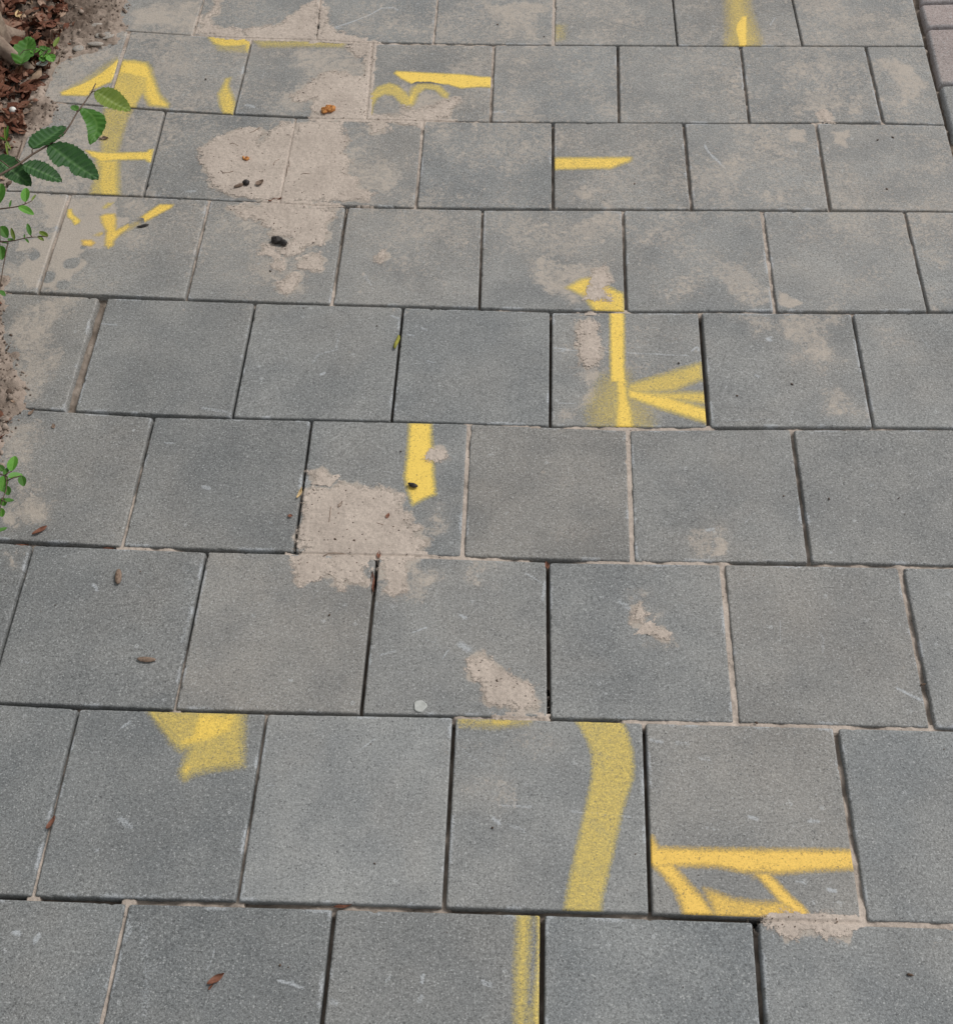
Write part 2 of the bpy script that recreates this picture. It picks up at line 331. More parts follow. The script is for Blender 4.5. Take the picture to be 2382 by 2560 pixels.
# kerbside edge of the paving (right) and hedge side edge (left), world lines through photo points
RE = np.polyfit(*zip(*[(g[1], g[0]) for g in (ground(2288, 0), ground(2316, 112), ground(2369, 309), ground(2383, 373))]), 1)
def right_edge(y): return RE[0]*y+RE[1]
SLABS = []; VSEG = []                                # slab: id, quad (TL,TR,BR,BL) world
for r in ROWS:
    L = []
    for (u, xt, yt, xb, yb, f0, f1, wd) in VJ[r]:
        t, q = vline(ground(xt, yt), ground(xb, yb), r); L.append([u, t, q, f0, f1, wd])
    def off(j, k):
        return [j[0]+k, j[1]+[PITCH*k, 0], j[2]+[PITCH*k, 0], .4, .4, 6]
    # left margin
    first = L[0]
    if r == 'B':
        t, q = vline(ground(146, 140), ground(104, 250), r); L.insert(0, [-3, t, q, .5, .5, 3])
    elif r == 'C':
        t, q = vline(ground(88, 290), ground(13, 477), r); L.insert(0, [-2.5, t, q, .5, .5, 3])
    else: L.insert(0, off(first, -1))
    # right margin up to the paving's edge
    while True:
        last = L[-1]; nx = off(last, 1)
        e1, e2 = right_edge(nx[1][1])-.004, right_edge(nx[2][1])-.004
        if nx[1][0] > e1-.07:
            L.append([99, np.array([e1, nx[1][1]]), np.array([e2, nx[2][1]]), 0, 0, 3]); break
        L.append(nx)
    for j in L[1:-1]: VSEG.append((r, j))
    for k in range(len(L)-1):
        a, b = L[k], L[k+1]
        # offset the four joint lines by half a joint and intersect them
        def lx(j, s):
            d = j[2]-j[1]; n = np.array([-d[1], d[0]])/np.hypot(*d)
            if n[0] < 0: n = -n
            return j[1]+n*s*max(.0016, (j[5]-1.6)*.0005), d
        la, lb = lx(a, 1), lx(b, -1)
        quad = []
        for (vl, key, sgn) in ((la, TOPJ[r], -1), (lb, TOPJ[r], -1), (lb, BOTJ[r], 1), (la, BOTJ[r], 1)):
            p, d = vl; x = p[0] + (0 if sgn < 0 else d[0])
            for _ in range(4):
                y = hj_y(key, x)+sgn*HGAP[key]*.0005; x = p[0]+d[0]*(y-p[1])/d[1]
            quad.append((x, y))
        SLABS.append((r, k, np.array(quad), a[0], b[0]))

# ---------------------------------------------------------------- sand, dust, scuffs (world polygons)
KA = lambda p: K(480, 280, 3.5577, p)
KB = lambda p: K(700, 1080, 3.7, p)
KC = lambda p: K(0, 430, 5.373, p)
def circ(P, r, k=9):
    a = np.linspace(0, 2*np.pi, k, endpoint=False); rr = r*(1+.3*rng.standard_normal(k)*.6)
    return np.stack([P[0]+np.cos(a)*rr, P[1]+np.sin(a)*rr], 1)
THICK = [
 KA([(75,320),(200,250),(330,180),(470,140),(600,145),(640,190),(560,230),(590,310),(640,250),(740,140),(820,100),(890,110),(905,240),(935,240),(945,110),(1100,75),(1330,85),(1330,190),(1390,250),(1330,350),(1410,430),(1340,520),(1450,600),(1480,680),(1600,720),(1550,780),(1250,785),(800,790),(650,775),(520,750),(330,735),(180,650),(140,540),(80,450)]),
 KA([(330,850),(450,835),(620,840),(680,790),(780,780),(900,800),(1000,850),(1280,860),(1260,940),(1180,990),(1230,1080),(1150,1180),(1000,1180),(980,1230),(850,1270),(760,1210),(850,1190),(900,1110),(740,1100),(680,1070),(760,1030),(640,1000),(540,930),(450,940)]),
 KA([(630,1190),(720,1210),(700,1270),(620,1250)]), KA([(1050,1290),(1120,1260),(1170,1310),(1150,1400),(1080,1410),(950,1390),(960,1320)]),
 KA([(880,1430),(930,1440),(950,1530),(900,1600),(800,1590),(780,1540),(860,1480)]), KA([(700,1360),(760,1300),(830,1380),(780,1410)]),
 KA([(1640,1290),(1700,1250),(1745,1290),(1690,1330)]),
 T(1,0,[(590,600),(640,560),(780,550),(870,590),(960,600),(985,400),(900,440),(850,380),(830,350),(1030,320),(1020,500),(990,720),(1000,880),(1280,900),(1390,930),(1400,960),(1300,950),(1000,925),(700,915),(600,890),(560,850),(590,760),(440,780),(410,740),(540,640)]),
 T(1,0,[(1260,830),(1380,840),(1500,820),(1580,770),(1690,740),(1680,790),(1630,830),(1620,890),(1400,920),(1290,880)]),
 T(1,0,[(120,210),(320,190),(400,110),(540,20),(590,0),(600,100),(580,300),(560,310),(380,300),(100,290),(20,240)]),
 T(1,0,[(640,60),(670,60),(680,190),(760,250),(870,280),(960,310),(800,320),(560,320),(640,220)]),
 T(0,0,[(1540,240),(1560,150),(1640,80),(1660,0),(1700,0),(1680,100),(1620,130),(1640,200),(1850,230),(1850,280),(1700,270)]),
 KB([(250,560),(300,520),(420,510),(450,550),(560,480),(700,490),(740,530),(950,520),(1080,560),(1180,580),(1080,640),(1110,720),(1180,760),(1220,810),(1170,850),(1300,900),(1220,960),(1340,1000),(1360,1050),(1270,1110),(1300,1160),(1200,1200),(1180,1280),(1170,1450),(1060,1500),(1000,1440),(1000,1380),(940,1360),(960,1180),(860,1150),(400,1135),(200,1115),(300,1075),(180,1060),(170,960),(220,760),(240,650)]),
 KB([(120,1200),(250,1150),(380,1170),(480,1200),(560,1170),(780,1160),(770,1400),(600,1370),(590,1450),(520,1400),(500,1310),(260,1370),(200,1420),(140,1380),(140,1280)]),
 KB([(290,380),(380,350),(470,420),(440,480),(340,460)]), KB([(1390,170),(1450,140),(1510,170),(1520,240),(1440,270),(1370,240)]),
 np.array([ground(*p) for p in [(1171,1653),(1200,1640),(1232,1663),(1291,1698),(1330,1721),(1343,1750),(1340,1770),(1265,1766),(1226,1760),(1210,1735),(1200,1700),(1178,1690)]]),
 T(2,2,[(1190,760),(1230,700),(1270,780),(1250,860),(1190,850)]), T(2,2,[(1270,880),(1400,890),(1450,930),(1440,990),(1360,970)]),
 T(3,3,[(400,1175),(540,1165),(570,1140),(760,1160),(1000,1165),(1060,1200),(1020,1290),(880,1300),(740,1250),(570,1320),(520,1260),(480,1200)]),
 T(2,1,[(740,540),(850,480),(900,560),(930,720),(900,830),(820,870),(770,760)]),
 T(2,1,[(870,110),(970,90),(1010,190),(960,240),(1010,340),(870,330),(790,335),(840,280),(850,200)]),
 T(1,0,[(1010,970),(1060,940),(1120,960),(1120,1020),(1020,1020)]),
 T(3,0,[(810,880),(850,820),(910,870),(920,930),(820,930)]),
]
FILM = [   # polygon, strength, soft edge in metres
 (KC([(470,300),(1570,330),(1630,600),(1770,640),(1600,760),(1500,1000),(1120,1060),(1100,1120),(1240,1200),(1000,1360),(960,1490),(740,1620),(500,1560),(340,1540),(260,1400),(300,1180),(440,1050),(200,1060),(240,900),(650,880),(720,760),(590,740),(600,640),(560,450)]), .62, .012),
 (T(0,0,[(900,0),(1560,0),(1490,250),(1000,240),(960,150)]), .56, .02),
 (T(0,0,[(400,520),(700,430),(1000,100),(1000,260),(880,470),(640,560),(500,620)]), .48, .02),
 (T(0,1,[(0,0),(300,0),(280,230),(560,330),(480,760),(380,1150),(0,1150)]), .50, .02),
 (T(0,1,[(0,1240),(240,1240),(330,1330),(420,1640),(260,1973),(0,1973)]), .50, .03),
 (T(0,2,[(0,0),(120,0),(260,60),(200,180),(0,210)]), .55, .02), (T(0,2,[(0,270),(190,280),(130,420),(0,420)]), .5, .02),
 (T(2,0,[(0,0),(540,0),(540,320),(150,330),(0,250)]), .53, .02), (T(2,0,[(650,0),(900,0),(900,200),(750,250)]), .48, .02),
 (T(2,0,[(580,960),(1000,960),(1250,1100),(1000,1200),(600,1130)]), .42, .03), (T(2,0,[(600,1450),(1000,1400),(1000,1590),(700,1600)]), .52, .02),
 (T(2,0,[(650,1650),(1080,1640),(1100,1973),(700,1973)]), .50, .02), (T(2,1,[(400,0),(1080,0),(1090,250),(700,380),(430,330)]), .50, .02),
 (T(2,0,[(180,400),(900,380),(1000,900),(800,930),(300,700)]), .34, .03), (T(2,0,[(1150,1650),(1700,1700),(1700,1973),(1200,1973)]), .36, .03),
 (T(2,1,[(1150,0),(1850,0),(1850,390),(1400,400),(1180,250)]), .44, .03), (T(3,1,[(0,0),(380,0),(420,380),(0,400)]), .46, .02),
 (T(3,1,[(500,260),(760,380),(500,400)]), .62, .01), (T(3,1,[(150,450),(950,450),(1030,800),(700,860),(350,720)]), .50, .02),
 (T(3,1,[(950,1000),(1200,1150),(1150,1290),(950,1200)]), .46, .02), (T(3,1,[(1120,470),(1500,470),(1500,800),(1200,800)]), .40, .03),
 (T(3,0,[(1270,450),(1600,450),(1700,900),(1330,900)]), .56, .02), (T(3,0,[(550,430),(1100,430),(1200,900),(600,900)]), .46, .02),
 (T(3,0,[(580,990),(700,990),(720,1090),(590,1090)]), .62, .008), (T(3,0,[(900,1000),(1040,1000),(1030,1130),(930,1110)]), .62, .008), (T(3,0,[(1100,980),(1850,1000),(1850,1600),(1200,1600)]), .38, .03),
 (T(3,0,[(0,960),(780,960),(860,1600),(0,1600)]), .33, .04), (T(3,0,[(420,1640),(1480,1640),(1560,1973),(460,1973)]), .36, .03), (T(3,0,[(1600,1640),(1850,1640),(1850,1973),(1640,1973)]), .52, .02),
 (T(3,1,[(500,0),(1540,0),(1620,400),(560,400)]), .38, .03), (T(3,1,[(1660,0),(1850,0),(1850,400),(1700,400)]), .50, .02),
 (T(1,0,[(380,380),(1000,380),(1000,860),(340,860)]), .50, .02), (T(1,0,[(1450,420),(1850,420),(1850,560),(1500,560)]), .48, .02), (T(1,0,[(1200,800),(1750,700),(1700,900),(1200,900)]), .55, .02),
 (T(1,0,[(640,0),(1480,0),(1480,320),(950,300),(700,200)]), .37, .03), (T(1,0,[(760,1000),(1100,1050),(1330,1500),(800,1560),(700,1300)]), .48, .02),
 (T(0,0,[(1600,850),(1850,850),(1850,1500),(1500,1480)]), .38, .03), (KA([(150,850),(1300,850),(1250,1600),(600,1650),(200,1200)]), .44, .02),
 (KA([(1400,880),(2200,880),(2100,1600),(1400,1600)]), .30, .03), (T(2,1,[(580,460),(1650,450),(1720,1300),(580,1300)]), .36, .02), (T(2,1,[(720,860),(950,860),(980,1080),(720,1200)]), .62, .02),
 (T(2,1,[(0,1340),(1100,1360),(1130,1973),(0,1973)]), .30, .04), (T(2,2,[(0,0),(1140,0),(1150,350),(0,320)]), .36, .04),
 (KB([(900,1180),(2000,1180),(1900,1500),(900,1540)]), .46, .02), (KB([(1250,850),(1600,820),(1600,1080),(1250,1080)]), .53, .015),
 (T(2,2,[(1150,680),(1500,700),(1600,1100),(1300,1000)]), .50, .02), (T(2,2,[(1600,100),(1850,100),(1850,380),(1650,380)]), .46, .02), (T(3,2,[(0,150),(160,250),(100,340),(0,330)]), .55, .01),
 (T(3,3,[(400,1200),(1850,1260),(1850,1700),(500,1500)]), .33, .04), (T(2,2,[(-300,1650),(600,1650),(700,1973),(-300,1973)]), .40, .03), (T(2,3,[(-300,0),(500,0),(400,400),(-300,400)]), .38, .03),
 (T(1,2,[(-50,500),(650,600),(700,1000),(-50,1500)]), .28, .05), (T(3,2,[(100,400),(1400,430),(1600,1600),(200,1580)]), .26, .04),
]
ISLAND = [(KC([(960,1230)])[0], .018), (KC([(840,1510)])[0], .014), (KC([(480,1120)])[0], .014), (KC([(650,1400)])[0], .016), (KC([(1110,1010)])[0], .008)]
SCUFF = [   # polyline, width mm, strength
 (T(1,0,[(720,210),(850,170),(1000,110),(1090,60),(1180,55),(1220,75)]), 3, .95), (T(1,0,[(780,210),(700,220)]), 4, .8),
 (T(3,0,[(-60,1130),(0,1210),(90,1290)]), 4, .8), (T(2,0,[(1730,1110),(1760,1170),(1850,1250)]), 3, .9),
 (T(2,1,[(570,705),(690,715)]), 2, 1), (T(2,1,[(570,730),(720,725),(1000,738),(1600,765)]), 2, .8), (T(2,1,[(600,1130),(740,1135)]), 2, .8), (T(2,1,[(1630,730),(1670,695),(1685,725)]), 3, .9),
 (T(1,2,[(1330,930),(1440,890)]), 2, .85), (T(1,2,[(1080,1105),(1200,1070)]), 2, .75), (T(1,2,[(1560,1130),(1610,1060)]), 2, .8), (T(1,2,[(1700,1020),(1760,1060)]), 14, .75), (T(1,2,[(1700,800),(1740,820)]), 6, .8),
 (T(2,2,[(1080,690),(1150,740)]), 10, .7), (T(2,2,[(1740,140),(1800,130)]), 6, .8), (T(2,2,[(350,470),(480,550)]), 2, .8), (T(2,2,[(500,540),(480,680)]), 5, .75),
 (T(3,2,[(1420,1360),(1500,1400),(1600,1450)]), 5, .85), (T(3,2,[(518,830),(518,1000)]), 1.5, .7), (T(3,2,[(820,930),(850,970),(845,1080)]), 4, .6),
 (T(2,3,[(150,290),(400,300)]), 2, .8), (T(2,3,[(700,335),(1160,380)]), 2, .8), (T(2,3,[(100,390),(150,430)]), 6, .8), (T(2,3,[(230,440),(330,480)]), 6, .6), (T(2,3,[(20,1650),(80,1680)]), 8, .7),
 (T(1,3,[(290,1640),(400,1670),(480,1700)]), 2.5, .95), (T(1,3,[(400,1640),(450,1690)]), 2, .7), (T(1,3,[(1400,1650),(1410,1600)]), 6, .8), (T(1,3,[(700,1800),(740,1815)]), 8, .7), (T(1,3,[(1380,1800),(1400,1760)]), 6, .7),
 (T(0,3,[(960,1080),(1000,1250),(960,1330)]), 10, .65), (T(0,3,[(1100,1200),(1130,1600),(1120,1900)]), 14, .5), (T(0,3,[(270,1340),(300,1290)]), 8, .8), (T(0,3,[(110,1270),(150,1280)]), 7, .9), (T(0,3,[(930,400),(1000,450)]), 12, .7),
 (T(0,3,[(1000,1000),(1300,980),(1700,1000)]), 6, .55), (T(0,2,[(940,1660),(1000,1620)]), 4, .8), (T(0,2,[(720,560),(750,600)]), 5, .9), (T(0,2,[(170,1150),(220,1160)]), 10, .55), (T(0,2,[(1490,650),(1400,1010)]), 7, .55), (T(0,2,[(540,1100),(560,1150)]), 14, .4),
 (T(0,1,[(780,520),(900,530)]), 5, .7), (T(0,1,[(1270,1440),(1340,1440)]), 3, .8), (T(0,1,[(1560,1170),(1740,1200)]), 8, .65), (T(0,1,[(1570,1780),(1610,1790)]), 8, .8),
 (T(1,1,[(760,600),(740,720),(600,760),(560,820)]), 5, .6), (T(1,1,[(620,910),(650,900)]), 5, .9), (T(1,1,[(1170,460),(1220,480)]), 5, .8), (T(1,1,[(1290,600),(1340,610)]), 5, .8), (T(1,1,[(1400,550),(1440,570)]), 4, .8), (T(1,1,[(960,140),(1010,220)]), 6, .65), (T(1,1,[(1450,810),(1490,820)]), 8, .6),
 (T(1,0,[(1120,1010),(1020,1000)]), 16, .6), (T(3,3,[(280,380),(340,390)]), 6, .8), (T(3,3,[(740,410),(810,415)]), 5, .8), (T(3,3,[(890,940),(940,950)]), 6, .9), (T(3,3,[(640,880),(680,870),(710,900)]), 4, .7), (T(3,3,[(-50,460),(20,480)]), 4, .6),
 (T(3,1,[(420,640),(440,650)]), 8, .9), (T(3,1,[(330,920),(350,930)]), 6, .8), (T(3,1,[(60,1270),(440,1260)]), 8, .5), (T(2,2,[(1320,1760),(1400,1780)]), 7, .7), (T(2,2,[(1510,1780),(1600,1790)]), 8, .6), (T(2,2,[(1700,1900),(1760,1910)]), 8, .6),
 (T(3,0,[(480,130),(440,190)]), 3, .8), (T(3,0,[(1420,1100),(1350,1050)]), 3, .6), (T(0,0,[(1440,1470),(1500,1470)]), 10, .7), (T(1,0,[(50,810),(100,820)]), 14, .7), (T(2,0,[(100,860),(190,860)]), 9, .75), (T(2,0,[(1540,340),(1600,345)]), 6, .8),
]
rq = random.Random(77)
for _ in range(150):      # fine random scratches and rubbed spots
    g = ground(rq.uniform(150, 2370), rq.uniform(20, 2550)); a_ = rq.uniform(0, 3.14); L_ = rq.choice((.004, .008, .014, .03, .05))
    k_ = rq.uniform(-.3, .3); d_ = np.array([math.cos(a_), math.sin(a_)]); e_ = np.array([math.cos(a_+k_), math.sin(a_+k_)])
    SCUFF.append((np.array([g, g+d_*L_*.5, g+d_*L_*.5+e_*L_*.5]), rq.uniform(.6, 1.6) if L_ > .01 else rq.uniform(1.5, 5), rq.uniform(.25, .75)))
YD = ground(1191, 640)[1]
def dust_at(x, y):
    d = .20+.215*sstep(YD-.40, YD+.15, y)+.06*fbm(x, y, 5, 2, 44)+.05*sstep(.62, .95, -x)*sstep(YD-1.1, YD-.5, y); lo = (x.min()-.06, y.min()-.06); hi = (x.max()+.06, y.max()+.06)
    def near(p): return p[:, 0].max() > lo[0] and p[:, 0].min() < hi[0] and p[:, 1].max() > lo[1] and p[:, 1].min() < hi[1]
    wob = fbm(x, y, 30, 3, 5)*.010; wide = fbm(x, y, 11, 3, 8)*.045
    for p, s, e in FILM:
        big = e > .013
        if near(p): d = np.maximum(d, .2+((s+.01 if big else s)-.2)*sstep(-e*1.6 if big else -e, e*2.2 if big else e, sdf(p, x, y)+(wide if big else wob)))
    for p in THICK:
        if near(p): d = np.maximum(d, .2+.62*sstep(-.013, .005, sdf(p, x, y)+wob))
    d = d + .05*fbm(x, y, 8, 3, 12)
    for c, r in ISLAND:
        d = d*(1-.8*sstep(r*1.2, r*.5, np.hypot(x-c[0], y-c[1])+wob*.5))
    return d
def scuff_at(x, y):
    d = np.zeros(x.shape)
    for p, wmm, s in SCUFF:
        if p[:, 0].min() > x.max() or p[:, 0].max() < x.min() or p[:, 1].min() > y.max() or p[:, 1].max() < y.min(): continue
        q = np.full(x.shape, 1e9)
        for a, b in zip(p[:-1], p[1:]):
            e = b-a; t = np.clip(((x-a[0])*e[0]+(y-a[1])*e[1])/(e@e), 0, 1)
            q = np.minimum(q, np.hypot(x-a[0]-t*e[0], y-a[1]-t*e[1]))
        wm = wmm*.0005+.0011; d = np.maximum(d, s*sstep(wm*1.6, wm*.35, q))
    return d

# ---------------------------------------------------------------- slabs
def relief(x, y): return fbm(x, y, 16, 2, 31)*.00035
def slab_frame(quad):
    TL, TR, BR, BL = quad
    wd = (np.hypot(*(TR-TL))+np.hypot(*(BR-BL)))/2; hg = (np.hypot(*(TL-BL))+np.hypot(*(TR-BR)))/2
    return TL, TR, BR, BL, wd, hg
def quad_pt(q, u, v):
    TL, TR, BR, BL = q
    U = u[..., None]; Vv = v[..., None]
    return (BL*(1-U)+BR*U)*(1-Vv)+(TL*(1-U)+TR*U)*Vv
def slab_top(quad, step, tilt, z0, seed, bev=.0022, round_=.0045, chip=1.0):
    TL, TR, BR, BL, wd, hg = slab_frame(quad)
    def axis(L):
        e = [0, .0006, .0014, .0024, .0036, .0055]; n = max(3, int(round((L-.011)/step)))
        return np.array(e + list(np.linspace(.0055, L-.0055, n+1)[1:-1]) + [L-a for a in e[::-1]])
    ax, ay = axis(wd), axis(hg); A, B = np.meshgrid(ax, ay, indexing='ij')
    P = quad_pt(quad, A/wd, B/hg); x, y = P[..., 0], P[..., 1]
    # rounded-rectangle inside distance
    qx = np.abs(A-wd/2)-(wd/2-round_); qy = np.abs(B-hg/2)-(hg/2-round_)
    d = round_-(np.hypot(np.maximum(qx, 0), np.maximum(qy, 0))+np.minimum(np.maximum(qx, qy), 0))
    n1 = fbm(x, y, 70, 3, seed); n2 = fbm(x, y, 22, 2, seed+3)
    d = d - .0004*(n1+.3) - chip*.0042*np.maximum(0, n2*.8+n1-.75)
    z = z0 + relief(x, y) - bev*np.clip(1-d/(bev*1.15), 0, 3)**2
    c = quad.mean(0); z = z + (x-c[0])*tilt[0] + (y-c[1])*tilt[1]
    return A, B, x, y, z, d, wd, hg
ORD = ['first', 'second', 'third', 'fourth', 'fifth', 'sixth', 'seventh', 'eighth', 'ninth']
FEAT = {   # what sets a slab apart; the row and place in it are added to every label
 'A0': 'dirty grey slab under dry mud beside the leaf litter', 'A1': 'grey slab with a dark dry centre ringed by sand', 'A2': 'grey slab with one long white scratch',
 'A3': 'grey slab speckled all over with sand', 'A4': 'grey slab with a faint yellow smudge at its left foot', 'A5': 'grey slab with a tall yellow flame shaped spray mark', 'A6': 'clean grey slab beside the brick edging',
 'B0': 'small cut slab with a yellow wedge at the litter edge', 'B1': 'slab with a broad yellow forked spray mark', 'B2': 'slab half under pale sand with an orange lump', 'B3': 'slab with a yellow bar above a yellow curl',
 'B4': 'clean slab right of the yellow bar and curl', 'B5': 'clean grey slab with a tiny white dot', 'B6': 'grey slab mottled with sand at its lower edge', 'B7': 'narrow half slab with rusty sand mottling beside the bricks',
 'C0': 'slab with a yellow cross stroke under the leafy twig', 'C1': 'slab with the big sand spill and an orange crumb', 'C2': 'slab with sand spilled over its left half', 'C3': 'plain bluish grey slab between sand and yellow dash', 'C4': 'slab with one short yellow dash',
 'C5': 'pale grey slab with a curved white scratch', 'C6': 'grey slab with two small sand spots near its top left',
 'D0': 'sandy corner slab under the small leafy sprigs', 'D1': 'sandy slab with broken yellow strokes', 'D2': 'slab carrying the large black lump on sand', 'D3': 'grey slab with one small sand splash', 'D4': 'slab with a yellow arrow tip and sand at its corner',
 'D5': 'grey slab freckled with sand below its middle', 'D6': 'smooth pale grey slab', 'D7': 'sand freckled slab cut by the right edge of the picture',
 'E0': 'sand mottled slab left of the wide wedge gap', 'E1': 'clean slab right of the wide wedge gap', 'E2': 'clean grey slab with a green pod on its right edge', 'E3': 'clean dark grey slab left of the yellow star strokes', 'E4': 'slab with yellow strokes meeting like a letter K',
 'E5': 'slab with orange sand flecks in its upper right', 'E6': 'pale grey slab reaching the right edge of the picture',
 'F0': 'grey slab with sandy left side and a red leaf at its foot', 'F1': 'dark clean grey slab', 'F2': 'slab with a yellow upright bar over a sand spill', 'F3': 'brownish grey slab framed by sand joints', 'F4': 'smooth grey slab with one white fleck', 'F5': 'wide clean grey slab at the right side',
 'G0': 'sliver of slab at the left edge beside a leafy joint', 'G1': 'grey slab with a striped husk and a flat brown seed', 'G2': 'grey slab with sand across its top edge', 'G3': 'slab with a sand tongue and a pale round blob', 'G4': 'slab with two small pink sand dabs', 'G5': 'plain grey slab between sand filled joints', 'G6': 'clipped grey slab right of the wide dark joint',
 'H0': 'dark slab cut by the left edge of the picture', 'H1': 'slab with a yellow flag shaped blotch', 'H2': 'plain grey slab with no marks', 'H3': 'slab with a broad curved yellow stripe', 'H4': 'slab with a yellow bar above slanting strokes', 'H5': 'plain bluish grey slab cut by the right edge',
 'I0': 'slab with pale blue stains cut by the left edge', 'I1': 'slab with a red brown dry leaf on it', 'I2': 'slab with a thin yellow stripe along its right side', 'I3': 'plain grey slab without sand or paint', 'I4': 'slab with sand on its top edge and a black crumb',
}
slab_obj = {}; slab_info = {}; outer = []
tonev = {'H0': -.12, 'H1': -.10, 'H2': .16, 'H3': .06, 'H4': .08, 'H5': .02, 'I0': -.12, 'I1': -.20, 'I2': -.09, 'I3': -.03, 'I4': .0, 'G0': -.12, 'G1': -.12, 'G2': .04, 'G3': .04, 'G4': .0,
 'F0': -.05, 'F1': -.14, 'F2': .0, 'F3': -.05, 'F4': .0, 'F5': -.02, 'E0': -.02, 'E1': -.09, 'E2': -.02, 'E3': -.03, 'E4': .05, 'E6': .08, 'D0': .06, 'D3': .03, 'D6': .10, 'D7': .06, 'C1': -.08, 'C2': -.03, 'C3': -.08, 'C5': .08, 'C6': .07, 'B2': -.06, 'B5': .03, 'A6': .05}
huev = {'H0': -.8, 'H1': -.7, 'H2': -.3, 'I0': -.9, 'I1': -.9, 'I2': -.3, 'I3': -.9, 'I4': -.6, 'H5': -.7, 'G1': -.4, 'G2': 1.0, 'G3': .2, 'F3': 1.2, 'F0': .7, 'H4': .9, 'E0': 1.0, 'D0': .6, 'D1': .6, 'C3': -.9, 'E3': -.5, 'E4': .2, 'D6': .3, 'C6': .4, 'G5': .5, 'F4': .2, 'A2': -.6, 'F1': -.2}
for (r, k, quad, ua, ub) in SLABS:
    key = r+str(k); seed = ROWS.index(r)*31+k*7
    if key not in FEAT: outer.append(quad); continue
    rs = random.Random(seed+5)
    tilt = (rs.uniform(-.0035, .0035), rs.uniform(-.0035, .0035)); z0 = rs.uniform(-.0006, .0006)
    A, B, x, y, z, d, wd, hg = slab_top(quad, .0028, tilt, z0, seed)
    nx, ny = A.shape; V = np.stack([x, y, z], -1).reshape(-1, 3); F = grid_faces(nx, ny)
    idx = np.arange(nx*ny).reshape(nx, ny)
    ring = np.concatenate([idx[:, 0], idx[-1, 1:], idx[-2::-1, -1], idx[0, -2:0:-1]])
    W_ = V[ring].copy(); W_[:, 2] = -.055; base = len(V); V = np.vstack([V, W_]); n = len(ring)
    ii = np.arange(n); jj = (ii+1) % n
    F = np.vstack([F, np.stack([ring[jj], ring[ii], base+ii, base+jj], 1)])
    dust = dust_at(x, y).ravel(); edge = sstep(.012, .002, d).ravel()*(.15+.85*sstep(-.1, .6, fbm(x, y, 14, 4, seed+9))).ravel()
    sc = np.maximum(scuff_at(x, y).ravel()*.85, edge*.62)
    pad = lambda a, v: np.concatenate([a, np.full(n, v)])
    c = quad.mean(0)
    o = make_mesh('paver', V, F, M_SLAB, {'dust': pad(dust, .25), 'scuff': pad(sc, 0), 'tone': np.full(len(V), tonev.get(key, rs.uniform(-.035, .035))), 'hue': np.full(len(V), huev.get(key, rs.uniform(-.4, .5)))}, origin=(c[0], c[1], 0))
    pos = ORD[k] + (' from the left' if k else '')
    lab = f"{FEAT[key]}, {ORD[k] if k else 'leftmost'} in row {ROWS.index(r)+1} from the top"
    if len(lab.split()) > 16: lab = f"{FEAT[key]}, {ORD[ROWS.index(r)]} row from top"
    if len(lab.split()) > 16: lab = FEAT[key]
    tag(o, lab, 'paver', 'square grey concrete pavers laid in running bond')
    slab_obj[key] = o; slab_info[key] = (quad, tilt, z0, seed, c)

